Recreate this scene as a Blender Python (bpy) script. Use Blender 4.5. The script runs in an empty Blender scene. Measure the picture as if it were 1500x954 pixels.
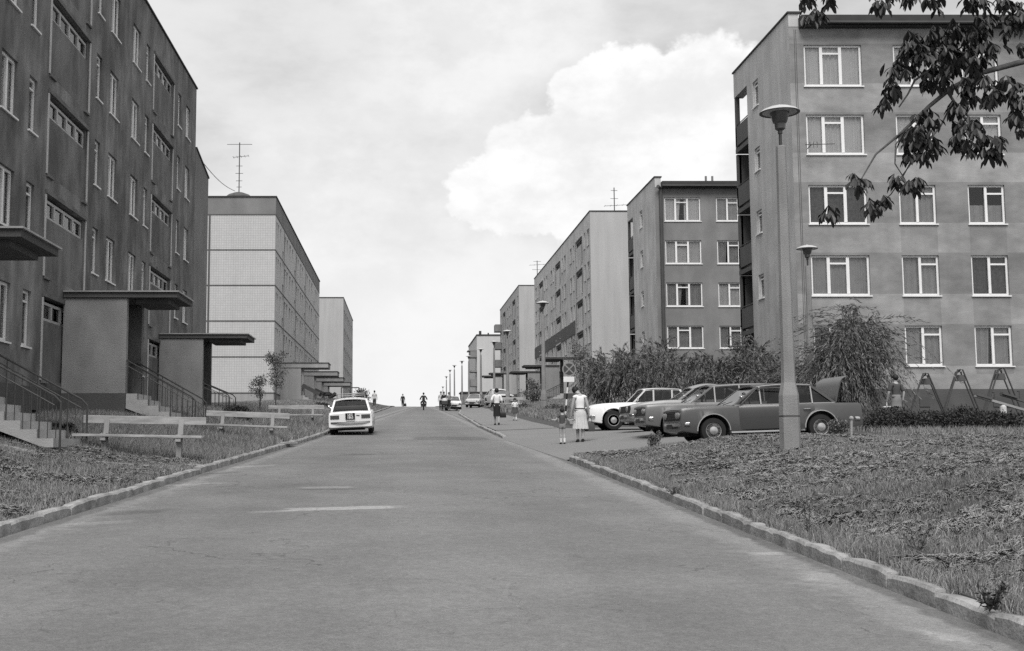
import bpy, math, random
import numpy as np
from mathutils import Vector, Matrix
R = random.Random(7)
NP = np.random.default_rng(11)
PI = math.pi
scene = bpy.context.scene
COL = scene.collection

# ------------------------------------------------------------------ camera
F, CX, CY = 1707.0, 588.0, 477.0
PITCH = math.atan(169 / F)
EYE = 1.5
_cp, _sp = math.cos(PITCH), math.sin(PITCH)
def ray(px, py):
    a, b = (px - CX) / F, (CY - py) / F
    return a, _cp - b * _sp, _sp + b * _cp
def at(px, py, Y):                       # photo pixel + distance along the street -> world point
    a, b, c = ray(px, py); t = Y / b
    return Vector((a * t, Y, EYE + c * t))
def atX(px, py, X):                      # photo pixel + lateral position -> world point
    a, b, c = ray(px, py); t = X / a
    return Vector((X, b * t, EYE + c * t))
cam = bpy.data.cameras.new('camera'); cam_o = bpy.data.objects.new('camera', cam); COL.objects.link(cam_o)
cam_o.location = (0, 0, EYE); cam_o.rotation_euler = (PI / 2 + PITCH, 0, 0)
cam.sensor_width = 36; cam.sensor_fit = 'HORIZONTAL'; cam.lens = F / 1500 * 36
cam.shift_x = (750 - CX) / 1500; cam.clip_end = 5000; cam.clip_start = 0.1
scene.camera = cam_o

# ------------------------------------------------------------------ mesh helpers
class MB:
    def __init__(s): s.v = []; s.f = []
    def add(s, vs, fs):
        n = len(s.v); s.v += [tuple(q) for q in vs]; s.f += [tuple(i + n for i in q) for q in fs]
    def quad(s, *p): s.add(p, [tuple(range(len(p)))])
    def box(s, x0, x1, y0, y1, z0, z1):
        s.add([(x0,y0,z0),(x1,y0,z0),(x1,y1,z0),(x0,y1,z0),(x0,y0,z1),(x1,y0,z1),(x1,y1,z1),(x0,y1,z1)],
              [(0,3,2,1),(4,5,6,7),(0,1,5,4),(1,2,6,5),(2,3,7,6),(3,0,4,7)])
    def bbox(s, x0, x1, y0, y1, z0, z1, b=.01):       # bevelled box
        r = []
        for z, i in ((z0, b), (z0 + b, 0), (z1 - b, 0), (z1, b)):
            r.append([(x0+i,y0+i+0*b,z),(x1-i,y0+i,z),(x1-i,y1-i,z),(x0+i,y1-i,z)])
        s.loft(r, True)
    def bar(s, p, q, w, h, up=(0,0,1)):               # rectangular bar between two points
        p, q = Vector(p), Vector(q); d = (q - p).normalized(); u = Vector(up)
        if abs(d.dot(u)) > .98: u = Vector((1, 0, 0))
        a = d.cross(u).normalized() * (w / 2); c = a.cross(d).normalized() * (h / 2)
        vs = [p-a-c, p+a-c, p+a+c, p-a+c, q-a-c, q+a-c, q+a+c, q-a+c]
        s.add(vs, [(0,1,2,3),(7,6,5,4),(0,4,5,1),(1,5,6,2),(2,6,7,3),(3,7,4,0)])
    def tube(s, pts, rad, n=8, cap=True):             # round tube along a polyline
        pts = [Vector(p) for p in pts]
        if not isinstance(rad, (list, tuple)): rad = [rad] * len(pts)
        rings = []; prev = None
        for i, p in enumerate(pts):
            d = (pts[min(i+1, len(pts)-1)] - pts[max(i-1, 0)])
            d = d.normalized() if d.length > 1e-9 else Vector((0,0,1))
            if prev is None: a = d.orthogonal().normalized()
            else:
                a = prev - d * prev.dot(d); a = a.normalized() if a.length > 1e-6 else d.orthogonal().normalized()
            prev = a; b = d.cross(a)
            rings.append([p + (a * math.cos(2*PI*k/n) + b * math.sin(2*PI*k/n)) * rad[i] for k in range(n)])
        s.loft(rings, cap)
    def loft(s, rings, cap=True, closed=True):
        n = len(rings[0]); base = len(s.v)
        for r in rings: s.v += [tuple(q) for q in r]
        m = n if closed else n - 1
        for i in range(len(rings) - 1):
            for k in range(m):
                a = base + i*n + k; b = base + i*n + (k+1) % n
                s.f.append((a, b, b + n, a + n))
        if cap:
            s.f.append(tuple(base + k for k in range(n))[::-1])
            s.f.append(tuple(base + (len(rings)-1)*n + k for k in range(n)))
    def lathe(s, prof, n=24, c=(0,0,0), axis='z', cap=True):   # prof: (radius, height)
        rings = []
        for r, h in prof:
            ring = []
            for k in range(n):
                x, y = r * math.cos(2*PI*k/n), r * math.sin(2*PI*k/n)
                q = {'z': (x, y, h), 'y': (x, h, y), 'x': (h, x, y)}[axis]
                ring.append((q[0]+c[0], q[1]+c[1], q[2]+c[2]))
            rings.append(ring)
        s.loft(rings, cap)
    def ball(s, c, rx, ry, rz, n=10, m=7):
        rings = []
        for i in range(m + 1):
            t = PI * (i + .02 if i == 0 else (i - .02 if i == m else i)) / m
            rings.append([(c[0]+rx*math.sin(t)*math.cos(2*PI*k/n), c[1]+ry*math.sin(t)*math.sin(2*PI*k/n), c[2]-rz*math.cos(t)) for k in range(n)])
        s.loft(rings, True)
    def prism(s, poly, d0, d1, fn):                   # poly of 2-D points extruded; fn(a,b,d)->xyz
        s.loft([[fn(a, b, d0) for a, b in poly], [fn(a, b, d1) for a, b in poly]], True)
    def mesh(s, name, mat=None, smooth=None):
        me = bpy.data.meshes.new(name); me.from_pydata(s.v, [], s.f)
        if mat: me.materials.append(mat)
        if smooth:
            me.shade_smooth(); me.set_sharp_from_angle(angle=math.radians(smooth))
        return me
    def build(s, name, mat, parent=None, smooth=None):
        off = wloc(parent) if parent else Vector()
        if off.length: s.v = [(a-off.x, b-off.y, c-off.z) for a, b, c in s.v]
        return link(name, s.mesh(name, mat, smooth), parent)
def wloc(o):
    p = Vector()
    while o: p = p + o.location; o = o.parent
    return p
def link(name, data, parent=None, loc=None, rz=0):
    o = bpy.data.objects.new(name, data); COL.objects.link(o)
    if parent: o.parent = parent
    if loc is not None: o.location = loc
    if rz: o.rotation_euler.z = rz
    return o
def tag(o, label=None, cat=None, group=None, kind=None):
    for k, x in (('label', label), ('category', cat), ('group', group), ('kind', kind)):
        if x: o[k] = x
    return o
def thing(name, label, cat, loc=(0,0,0), rz=0, group=None):
    return tag(link(name, None, None, loc, rz), label, cat, group)
def copy_tree(o, parent=None):
    c = o.copy(); COL.objects.link(c); c.parent = parent
    for ch in o.children: copy_tree(ch, c)
    return c
def place_copy(o, loc, rz=0, label=None, group=None, scale=None):
    c = copy_tree(o); c.location = loc; c.rotation_euler.z = rz
    if label: c['label'] = label
    if group: c['group'] = group
    if scale: c.scale = (scale,)*3
    return c
def np_mesh(name, verts, loops, starts, totals, mat, smooth=False):
    me = bpy.data.meshes.new(name)
    me.vertices.add(len(verts)); me.vertices.foreach_set('co', np.asarray(verts, np.float32).ravel())
    me.loops.add(len(loops)); me.loops.foreach_set('vertex_index', np.asarray(loops, np.int32))
    me.polygons.add(len(starts)); me.polygons.foreach_set('loop_start', np.asarray(starts, np.int32))
    me.polygons.foreach_set('loop_total', np.asarray(totals, np.int32))
    if mat: me.materials.append(mat)
    me.update(calc_edges=True); me.validate()
    if smooth: me.shade_smooth()
    return me
def polys_mesh(name, P, mat):            # P: (n, k, 3) array of n separate k-gons
    n, k, _ = P.shape
    return np_mesh(name, P.reshape(-1, 3), np.arange(n*k), np.arange(n)*k, np.full(n, k), mat)

# ------------------------------------------------------------------ materials
def mat(name, v, rough=.8, var=.12, scale=3., bump=0., bscale=40., spec=.3, streak=0., island=0., metal=0., fine=0., detail=6):
    m = bpy.data.materials.new(name); m.use_nodes = True
    nt = m.node_tree; N = nt.nodes; L = nt.links; N.clear()
    out = N.new('ShaderNodeOutputMaterial'); b = N.new('ShaderNodeBsdfPrincipled'); L.new(b.outputs[0], out.inputs[0])
    b.inputs['Roughness'].default_value = rough; b.inputs['Specular IOR Level'].default_value = spec; b.inputs['Metallic'].default_value = metal
    m['bsdf'] = b.name
    geo = N.new('ShaderNodeNewGeometry')
    def noise(sc, det, vec):
        n = N.new('ShaderNodeTexNoise'); n.inputs['Scale'].default_value = sc; n.inputs['Detail'].default_value = det; L.new(vec, n.inputs['Vector']); return n.outputs['Fac']
    def mth(op, a, c):
        q = N.new('ShaderNodeMath'); q.operation = op
        for i, x in enumerate((a, c)):
            if isinstance(x, (int, float)): q.inputs[i].default_value = x
            else: L.new(x, q.inputs[i])
        return q.outputs[0]
    m_ = dict(noise=noise, mth=mth, geo=geo, N=N, L=L, b=b)
    val = v
    if var:
        n = noise(scale, detail, geo.outputs['Position'])
        val = mth('MULTIPLY', mth('ADD', mth('MULTIPLY', mth('SUBTRACT', n, .5), 2.6 * var), 1.), v)
    if fine:
        n = noise(bscale * 1.7, 3, geo.outputs['Position'])
        val = mth('MULTIPLY', mth('ADD', mth('MULTIPLY', mth('SUBTRACT', n, .5), 2.6 * fine), 1.), val)
    if streak:
        mp = N.new('ShaderNodeMapping'); mp.inputs['Scale'].default_value = (1.6, 1.6, .12); L.new(geo.outputs['Position'], mp.inputs[0])
        n = noise(1.5, 5, mp.outputs[0])
        val = mth('MULTIPLY', mth('ADD', mth('MULTIPLY', mth('SUBTRACT', n, .5), 2.6 * streak), 1.), val)
    if island:
        val = mth('MULTIPLY', mth('ADD', mth('MULTIPLY', mth('SUBTRACT', geo.outputs['Random Per Island'], .5), 2 * island), 1.), val)
    cc = N.new('ShaderNodeCombineColor')
    if isinstance(val, (int, float)):
        for i in range(3): cc.inputs[i].default_value = val
    else:
        for i in range(3): L.new(val, cc.inputs[i])
    L.new(cc.outputs[0], b.inputs['Base Color'])
    if bump:
        bp = N.new('ShaderNodeBump'); bp.inputs['Strength'].default_value = bump; bp.inputs['Distance'].default_value = .02
        L.new(noise(bscale, 5, geo.outputs['Position']), bp.inputs['Height']); L.new(bp.outputs[0], b.inputs['Normal'])
    m_['cc'] = cc; m_['val'] = val
    MATX[m.name] = m_
    return m
MATX = {}
def multiply(m, fac):                    # multiply a material's value by a node socket
    x = MATX[m.name]; q = x['mth']('MULTIPLY', x['val'], fac)
    for i in range(3): x['L'].new(q, x['cc'].inputs[i])
    x['val'] = q

M = {}
M['asphalt'] = mat('asphalt', .168, .88, .15, .3, .7, 60, fine=.42, detail=8)
M['lot'] = mat('lot_asphalt', .185, .9, .12, .5, .5, 50, fine=.2)
M['patch_light'] = mat('worn_patch', .23, .9, .3, 4, .4, 50, fine=.2)
M['patch_dark'] = mat('dark_patch', .115, .9, .2, 2, .5, 50, fine=.25)
M['concrete'] = mat('concrete', .27, .9, .22, 2.5, .5, 50, fine=.16)
M['kerb'] = mat('kerb_concrete', .29, .9, .35, 2.2, .6, 30, fine=.2)
M['step'] = mat('step_concrete', .36, .9, .2, 3, .4, 40, fine=.1)
M['soil'] = mat('soil', .072, .95, .35, 1.3, .8, 14, fine=.3)
M['grass'] = mat('grass_blades', .215, .75, .28, .9, island=.45, spec=.15)
M['hay'] = mat('dry_grass', .28, .8, .3, 1.2, island=.3, spec=.15)
M['leaf'] = mat('leaves', .125, .6, .2, .9, island=.5, spec=.25)
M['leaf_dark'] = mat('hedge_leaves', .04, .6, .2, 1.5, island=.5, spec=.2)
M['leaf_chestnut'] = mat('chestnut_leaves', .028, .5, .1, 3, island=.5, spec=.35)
M['bark'] = mat('bark', .085, .9, .35, 6, .8, 25)
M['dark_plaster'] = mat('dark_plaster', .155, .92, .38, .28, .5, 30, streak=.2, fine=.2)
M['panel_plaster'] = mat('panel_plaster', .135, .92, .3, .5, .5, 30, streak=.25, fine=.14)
M['porch_plaster'] = mat('porch_plaster', .25, .92, .12, .9, .7, 35, fine=.1, streak=.06)
M['plinth'] = mat('dark_plinth', .085, .92, .25, 1.2, .7, 25, fine=.15)
M['mid_plaster'] = mat('mid_plaster', .29, .92, .16, .4, .4, 30, streak=.22, fine=.1)
M['side_plaster'] = mat('side_plaster', .45, .92, .18, .4, .4, 30, streak=.22, fine=.1)
M['grey_plaster'] = mat('grey_plaster', .19, .92, .1, .35, .4, 30, streak=.1, fine=.1)
M['pale_plaster'] = mat('pale_plaster', .38, .92, .08, .3, .4, 25, streak=.14, fine=.08)
M['pale_plaster2'] = mat('pale_weathered_plaster', .45, .92, .08, .3, .3, 25, streak=.1, fine=.06)
M['panel_grey'] = mat('grey_panel', .5, .9, .1, .6, .3, 30, streak=.1, fine=.08)
M['spandrel'] = mat('dark_spandrel', .085, .8, .2, .8, 0, 30, streak=.15)
M['roofing'] = mat('roofing_felt', .045, .9, .3, 2)
M['tin'] = mat('tin_sheet', .3, .5, .3, 2, spec=.5)
M['white'] = mat('white_paint', .72, .5, .08, 4, spec=.4)
M['frame_pale'] = mat('pale_frame', .42, .6, .15, 4, spec=.3)
M['sill'] = mat('sill', .3, .7, .25, 4)
M['metal'] = mat('painted_iron', .05, .55, .3, 5, spec=.4)
M['pipe'] = mat('drain_pipe', .06, .6, .3, 1.5)
M['lamp_dark'] = mat('lamp_shade', .04, .45, .2, 8, spec=.5)
M['lamp_top'] = mat('lamp_top_sheet', .45, .5, .15, 8, spec=.5)
M['lamp_glass'] = mat('lamp_bowl', .09, .35, .1, 8, spec=.5)
M['pole'] = mat('spun_concrete', .23, .9, .12, 1.8, .5, 60, fine=.16)
M['plank'] = mat('bench_plank', .34, .8, .18, 3, .3, 20, fine=.1)
M['rubber'] = mat('rubber', .016, .75, .2, 5)
M['chrome'] = mat('chrome', .65, .22, .05, 5, metal=1.)
M['hub'] = mat('hubcap', .5, .35, .1, 9, metal=.8)
M['rim'] = mat('wheel_rim', .28, .5, .2, 9, spec=.5)
M['car_white'] = mat('white_car_paint', .72, .3, .04, 2, spec=.5)
M['car_dark'] = mat('dark_car_paint', .07, .28, .12, 2, spec=.5)
M['car_mid'] = mat('mid_grey_car_paint', .115, .3, .1, 2, spec=.5)
M['car_grey'] = mat('grey_car_paint', .26, .35, .08, 2, spec=.5)
M['car_pale'] = mat('pale_car_paint', .5, .35, .06, 2, spec=.5)
M['black'] = mat('black_plastic', .012, .6, 0)
M['under'] = mat('underbody', .01, .9, 0)
M['seatcloth'] = mat('seat_upholstery', .05, .8, .2, 5)
M['lens'] = mat('lamp_lens', .05, .2, .1, 20, spec=.6)
M['headlens'] = mat('headlight_glass', .22, .12, .05, 20, spec=.7)
M['plate'] = mat('number_plate_black', .012, .5, 0)
M['skin'] = mat('skin', .34, .6, .08, 12)
M['hair'] = mat('dark_hair', .014, .6, .2, 30)
M['cl_white'] = mat('white_cloth', .68, .85, .08, 8)
M['cl_pale'] = mat('pale_pleated_cloth', .5, .85, .14, 14)
M['cl_dark'] = mat('dark_cloth', .02, .9, .2, 8)
M['cl_mid'] = mat('mid_cloth', .07, .9, .2, 8)
M['cl_grey'] = mat('grey_cloth', .2, .9, .2, 8)
M['shoe'] = mat('shoe_leather', .015, .5, .1, 8)
M['curtain_a'] = mat('net_curtain', .72, .9, .1, 2.5)
M['curtain_b'] = mat('grey_curtain', .42, .9, .25, 3)
M['curtain_c'] = mat('dark_patterned_curtain', .11, .9, .9, 9)
M['curtain_d'] = mat('white_curtain', .75, .9, .05, 2.5)
def glass(name, tr, base=.35):
    m = bpy.data.materials.new(name); m.use_nodes = True; nt = m.node_tree; N = nt.nodes; L = nt.links; N.clear()
    o = N.new('ShaderNodeOutputMaterial'); mx = N.new('ShaderNodeMixShader'); t = N.new('ShaderNodeBsdfTransparent'); g = N.new('ShaderNodeBsdfGlossy')
    t.inputs[0].default_value = (tr, tr, tr, 1); g.inputs[0].default_value = (.9, .9, .9, 1); g.inputs['Roughness'].default_value = .03
    lw = N.new('ShaderNodeLayerWeight'); lw.inputs[0].default_value = base
    mr = N.new('ShaderNodeMapRange'); mr.inputs[3].default_value = .05; mr.inputs[4].default_value = .8; L.new(lw.outputs['Fresnel'], mr.inputs[0])
    L.new(mr.outputs[0], mx.inputs[0]); L.new(t.outputs[0], mx.inputs[1]); L.new(g.outputs[0], mx.inputs[2]); L.new(mx.outputs[0], o.inputs[0])
    return m
M['glass'] = glass('window_glass', .9, .3)
M['carglass'] = glass('car_glass', .42, .1)
M['screenglass'] = glass('windscreen_glass', .45, .8)

def blotch(name, scale, lo, hi, sx=1., sz=1., seed=0., a=.36, c=.66):
    x = MATX[name]; N_, L_ = x['N'], x['L']; mp = N_.new('ShaderNodeMapping'); mp.inputs['Scale'].default_value = (sx, sx, sz); mp.inputs['Location'].default_value = (seed, seed, seed); L_.new(x['geo'].outputs['Position'], mp.inputs[0])
    mr = N_.new('ShaderNodeMapRange'); L_.new(x['noise'](scale, 7, mp.outputs[0]), mr.inputs[0]); mr.inputs[1].default_value = a; mr.inputs[2].default_value = c; mr.inputs[3].default_value = lo; mr.inputs[4].default_value = hi
    q = x['mth']('MULTIPLY', x['val'], mr.outputs[0]); x['val'] = q
    for i in range(3): L_.new(q, x['cc'].inputs[i])
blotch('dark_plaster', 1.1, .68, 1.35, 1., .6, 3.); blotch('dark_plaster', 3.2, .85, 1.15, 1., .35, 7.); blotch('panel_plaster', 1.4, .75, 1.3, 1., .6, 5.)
blotch('side_plaster', .8, .88, 1.12, 1., .7, 2.); blotch('porch_plaster', 1.3, .85, 1.12, 1., .6, 4.); blotch('grey_plaster', .9, .88, 1.12, 1., .7, 6.)
blotch('asphalt', .9, .93, 1.07, 1., .5, 1.); blotch('asphalt', 9., .93, 1.07, 1., 1., 4.); blotch('asphalt', 28., .9, 1.1, 1., 1., 8.)
blotch('kerb_concrete', 4., .7, 1.25, 1., 1., 2.); blotch('spun_concrete', 2.5, .85, 1.15, 1., .3, 2.); blotch('bench_plank', 6., .75, 1.2, .3, 2., 2.)

# ------------------------------------------------------------------ light and sky
SUN_EL, SUN_AZ = 54., 188.               # degrees; azimuth measured from +Y (down the street) clockwise
el, az = math.radians(SUN_EL), math.radians(SUN_AZ)
sd = Vector((math.sin(az) * math.cos(el), math.cos(az) * math.cos(el), math.sin(el)))
sl = bpy.data.lights.new('sun', 'SUN'); sl.energy = 2.2; sl.angle = math.radians(34); sl.color = (1, .985, .97)
so = link('sun', sl); so.rotation_euler = sd.to_track_quat('Z', 'Y').to_euler(); so.location = (20, -30, 60)
w = bpy.data.worlds.new('World'); scene.world = w; w.use_nodes = True
nt = w.node_tree; N = nt.nodes; L = nt.links; N.clear()
out = N.new('ShaderNodeOutputWorld'); bg = N.new('ShaderNodeBackground'); L.new(bg.outputs[0], out.inputs[0])
bg.inputs[1].default_value = .068
sky = N.new('ShaderNodeTexSky'); sky.sky_type = 'NISHITA'; sky.sun_disc = False
sky.sun_elevation = el; sky.sun_rotation = az; sky.air_density = 1.5; sky.dust_density = 3
bw = N.new('ShaderNodeRGBToBW'); L.new(sky.outputs[0], bw.inputs[0])
tc = N.new('ShaderNodeTexCoord')
def WM(op, a, b=0., clamp=False):
    q = N.new('ShaderNodeMath'); q.operation = op; q.use_clamp = clamp
    for i, x in enumerate((a, b)):
        if isinstance(x, (int, float)): q.inputs[i].default_value = x
        else: L.new(x, q.inputs[i])
    return q.outputs[0]
def WN(scale, det, rough=.55, off=(0,0,0), zs=1.):
    mp = N.new('ShaderNodeMapping'); mp.inputs['Scale'].default_value = (1, 1, zs); mp.inputs['Location'].default_value = off
    L.new(tc.outputs['Generated'], mp.inputs[0])
    n = N.new('ShaderNodeTexNoise'); n.inputs['Scale'].default_value = scale; n.inputs['Detail'].default_value = det; n.inputs['Roughness'].default_value = rough
    L.new(mp.outputs[0], n.inputs['Vector']); return n.outputs['Fac']
def WSTEP(x, lo, hi):
    mr = N.new('ShaderNodeMapRange'); mr.interpolation_type = 'SMOOTHSTEP'; L.new(x, mr.inputs[0]); mr.inputs[1].default_value = lo; mr.inputs[2].default_value = hi; return mr.outputs[0]
def WBLOB(px, py, r):                     # closeness to a fixed compass direction and height
    d = Vector(ray(px, py)).normalized()
    vm = N.new('ShaderNodeVectorMath'); vm.operation = 'DISTANCE'; L.new(tc.outputs['Generated'], vm.inputs[0]); vm.inputs[1].default_value = d
    return WM('SUBTRACT', 1., WM('DIVIDE', vm.outputs['Value'], r))
SKYV, CLOUDV = 5.0, 9.1
veil = WN(3.4, 9, .6, (3.1, .4, 1.2), 2.2)
base = WM('ADD', WM('MULTIPLY', WSTEP(veil, .36, .66), 2.3), SKYV)          # thin high cloud
base = WM('ADD', WM('MULTIPLY', base, .93), WM('MULTIPLY', WM('MINIMUM', bw.outputs[0], 9.), .07))
puff = WN(15, 10, .6, (.3, 1.7, .2), 1.2)
big = None                                 # one heap of cumulus to the right of the street, built from directions in the sky
for bx, by, br in ((720, 262, .032), (752, 238, .036), (790, 228, .036), (822, 242, .03), (700, 285, .03), (850, 225, .03), (880, 165, .045), (905, 130, .04), (935, 118, .036), (962, 138, .034), (1010, 115, .036), (1040, 112, .034), (1068, 135, .036), (1100, 160, .05),
                   (900, 200, .06), (960, 190, .06), (1020, 170, .06), (1060, 220, .07), (850, 270, .05), (770, 275, .045), (920, 260, .07), (1000, 260, .07)):
    q = WBLOB(bx, by, br); big = q if big is None else WM('MAXIMUM', big, q)
cl = WM('ADD', WM('MAXIMUM', big, -1.2), WM('MULTIPLY', WM('SUBTRACT', puff, .5), 1.7))
edge = WM('MULTIPLY', WSTEP(cl, -.05, .16), .9)
soft = None
for bx, by, br in ((700, 60, .09), (640, 30, .08), (780, 40, .07), (660, 345, .03), (640, 520, .2)):
    q = WBLOB(bx, by, br); soft = q if soft is None else WM('MAXIMUM', soft, q)
soft = WSTEP(WM('ADD', WM('MAXIMUM', soft, -1.2), WM('MULTIPLY', WM('SUBTRACT', WN(5, 9, .6, (2.2, .1, .9), 1.4), .5), 2.4)), -.25, .75)
edge = WM('MAXIMUM', edge, WM('MULTIPLY', soft, .6))
shade = WM('ADD', WM('MULTIPLY', WSTEP(WN(12, 9, .6, (1.3, .2, .7), 1.6), .40, .64), 1.35), WM('MULTIPLY', WSTEP(WN(26, 6, .6, (4.3, .2, .7), 1.3), .4, .65), .25))
cloud = WM('SUBTRACT', CLOUDV, shade)
mixv = WM('ADD', WM('MULTIPLY', base, WM('SUBTRACT', 1., edge)), WM('MULTIPLY', cloud, edge))
sepw = N.new('ShaderNodeSeparateXYZ'); L.new(tc.outputs['Generated'], sepw.inputs[0])
haze = WM('SUBTRACT', 1., WSTEP(sepw.outputs[2], .04, .25))                # paler air low over the street
mixv = WM('ADD', WM('MULTIPLY', mixv, WM('SUBTRACT', 1., WM('MULTIPLY', haze, .75))), WM('MULTIPLY', haze,   .75 * 8.0))
cw = N.new('ShaderNodeCombineColor')
for i in range(3): L.new(mixv, cw.inputs[i])
L.new(cw.outputs[0], bg.inputs[0])
scene.view_settings.view_transform = 'Standard'; scene.view_settings.look = 'None'
scene.view_settings.exposure = 0.78; scene.view_settings.gamma = 1; scene.view_settings.use_curve_mapping = False
try:
    scene.cycles.max_bounces = 6; scene.cycles.transparent_max_bounces = 12; scene.cycles.diffuse_bounces = 3; scene.cycles.glossy_bounces = 3
    scene.cycles.caustics_reflective = False; scene.cycles.caustics_refractive = False; scene.cycles.use_denoising = False
except Exception: pass

# ------------------------------------------------------------------ terrain
_RY = np.array([-40, 0, 100, 130, 142, 155, 170, 185, 200, 215, 245, 300, 420, 800], float)
_RZ = np.array([-1.6, 0, 4.0, 5.2, 5.62, 6.02, 6.45, 6.85, 7.0, 6.9, 6.35, 4.5, 1.0, -6.], float)
_fy = np.linspace(-40, 800, 3361); _fz = np.interp(_fy, _RY, _RZ)
_k = np.ones(33) / 33; _fz[16:-16] = np.convolve(_fz, _k, 'valid')
def rz(Y): return np.interp(Y, _fy, _fz)
_LY = [-40, 5, 12.3, 15.2, 22.4, 30.5, 39, 43, 60, 85, 121, 140, 160, 800]; _LX = [-4.35, -4.3, -4.2, -4.06, -3.76, -3.34, -2.88, -2.75, -2.6, -2.2, -1.35, -1.1, -.9, -.9]
_KY = [-40, 26.4, 38, 53, 86, 100, 140, 800]; _KX = [3.72, 3.74, 3.4, 3.45, 4.2, 5.0, 5.2, 5.2]
def kl(Y): return np.interp(Y, _LY, _LX)
def kr(Y): return np.interp(Y, _KY, _KX)
def sst(x, a=0., b=1.):
    t = np.clip((x - a) / (b - a), 0, 1); return t * t * (3 - 2 * t)
LOT_Y0, LOT_Y1, LOT_X1 = 26.5, 44.4, 11.8
def T(X, Y):                              # height of the ground
    X = np.asarray(X, float); Y = np.asarray(Y, float)
    z = rz(Y); dl = kl(Y) - X; dr = X - kr(Y)
    zl = .11 + .72 * sst(dl, .3, 5.2)
    gr = .12 + .42 * sst(dr, 0, 4.2) + .3 * sst(dr, 3, 9) * sst(Y, 44, 80)
    walk = .12 + .10 * sst(dr, 0, 3)
    wk = sst(Y, LOT_Y1 - .3, LOT_Y1 + .1) * (1 - sst(dr, 2.5, 3.1))
    gr = gr * (1 - wk) + walk * wk
    lot = .02 + .40 * sst(dr, 0, 5) * (1 - .45 * sst(Y, 33, 42)) + .09 * sst(Y, 37.5, 39.5) * (1 - sst(dr, 0, 5))
    bl = sst(Y, 38.5, 44.) * (1 - sst(dr, 2.3, 3.6)); lot = lot * (1 - bl) + walk * bl
    il = sst(Y, LOT_Y0 - .25, LOT_Y0 + .05) * (1 - sst(Y, LOT_Y1 - .05, LOT_Y1 + .25)) * (1 - sst(X, LOT_X1 - .1, LOT_X1 + .2))
    zr = gr * (1 - il) + lot * il
    return z + np.where(dl > 0, zl, 0) + np.where(dr > 0, zr, 0)
def Tz(X, Y): return float(T(X, Y))
def gp(px, py, off=0.):                   # where a photo pixel meets the ground
    lo, hi = 3., 400.
    Ys = np.linspace(3, 300, 6000); a, b, c = ray(px, py)
    z = EYE + c / b * Ys; X = a / b * Ys
    d = z - (T(X, Y=Ys) + off)
    i = int(np.argmax(d <= 0)); Y = Ys[i]
    return Vector((a / b * Y, Y, Tz(a / b * Y, Y)))

# columns run kerb to kerb so that verge, kerb and carriageway meet exactly
rowsY = np.concatenate([np.arange(-38, 0, 4), np.arange(0, 60, .5), np.arange(60, 160, 2), np.arange(160, 300, 5), np.arange(300, 801, 50)])
dcol = np.concatenate([[.14, .3, .6, 1.], np.arange(1.5, 16, .7), np.arange(16, 40, 4), np.arange(40, 241, 25)])
Vg = []
for y in rowsY:
    l, r = float(kl(y)), float(kr(y)); zr_ = float(rz(y))
    for d in dcol[::-1]: Vg.append((l - d, y, Tz(l - d, y) - (.0 if d > .14 else .01)))
    Vg.append((l - .12, y, zr_ - .08)); Vg.append((r + .12, y, zr_ - .08))
    for d in dcol:
        inlot = LOT_Y0 - .02 < y < LOT_Y1 + .02 and r + d < LOT_X1 + .1
        Vg.append((r + d, y, Tz(r + d, y) - (.03 if inlot or (y > LOT_Y1 and d < 2.8) else 0)))
nc = len(dcol) * 2 + 2
Fg = [(i*nc+k, i*nc+k+1, (i+1)*nc+k+1, (i+1)*nc+k) for i in range(len(rowsY)-1) for k in range(nc-1)]
g = MB(); g.v = Vg; g.f = Fg
tag(g.build('ground', M['soil'], None, 60), kind='structure')
def sheet(name, ys, xfun0, xfun1, zfun, m, nx=9, kind='structure'):
    b = MB(); rows = []
    for y in ys:
        a, c = float(xfun0(y)), float(xfun1(y))
        rows.append([(a + (c-a)*k/(nx-1), y, zfun(a + (c-a)*k/(nx-1), y)) for k in range(nx)])
    b.loft(rows, False, False); o = b.build(name, m, None, 60); return tag(o, kind=kind)
sheet('road', rowsY[rowsY < 420], lambda y: kl(y) + .0, lambda y: kr(y) - .0, lambda x, y: float(rz(y)) + .02 * (1 - abs(x - .2) / 4), M['asphalt'])
sheet('parking_lot', np.arange(LOT_Y0 + .05, LOT_Y1, .5), lambda y: kr(y) - .02, lambda y: LOT_X1 - .1, lambda x, y: Tz(x, y) + .008, M['lot'], 48)
sheet('pavement', np.concatenate([[LOT_Y1 - .15], np.arange(46, 150, 2.)]), lambda y: kr(y) + .13, lambda y: kr(y) + 2.7, lambda x, y: Tz(x, y) + .012, M['lot'], 6)

def kerb(name, xf, y0, y1, side, h=.13, wdt=.14):      # kerb stones, each about a metre long with open joints
    b = MB(); y = y0
    while y < y1:
        ln = R.uniform(.8, 1.05) if y < 45 else 3.0
        ye = min(y + ln, y1); jx, jz = R.uniform(-.009, .009), R.uniform(-.016, .01); tl = R.uniform(-.012, .012)
        rr = []
        n = 6; mid = []
        for i in range(n + 1):
            t = i / n; yy = y + .008 + (ye - y - .016) * t
            e = .012 if i in (0, n) else 0.
            x = float(xf(yy)) + jx + R.uniform(-.004, .004); z = float(rz(yy)); hz = h + jz + tl * (2*t-1) + R.uniform(-.006, .006) - e
            s = side
            rr.append([(x, yy, z - .1), (x, yy, z + hz - .025), (x + s*.022, yy, z + hz), (x + s*wdt, yy, z + hz - .004), (x + s*wdt, yy, z - .1)])
        b.loft(rr, True); y = ye
    tag(b.build(name, M['kerb'], None, 30), kind='structure')
kerb('kerb', kl, 1, 130, -1)
kerb('kerb', kr, 1, 26.1, 1)
kerb('kerb', kr, 39.3, 120, 1, h=.12)
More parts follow.
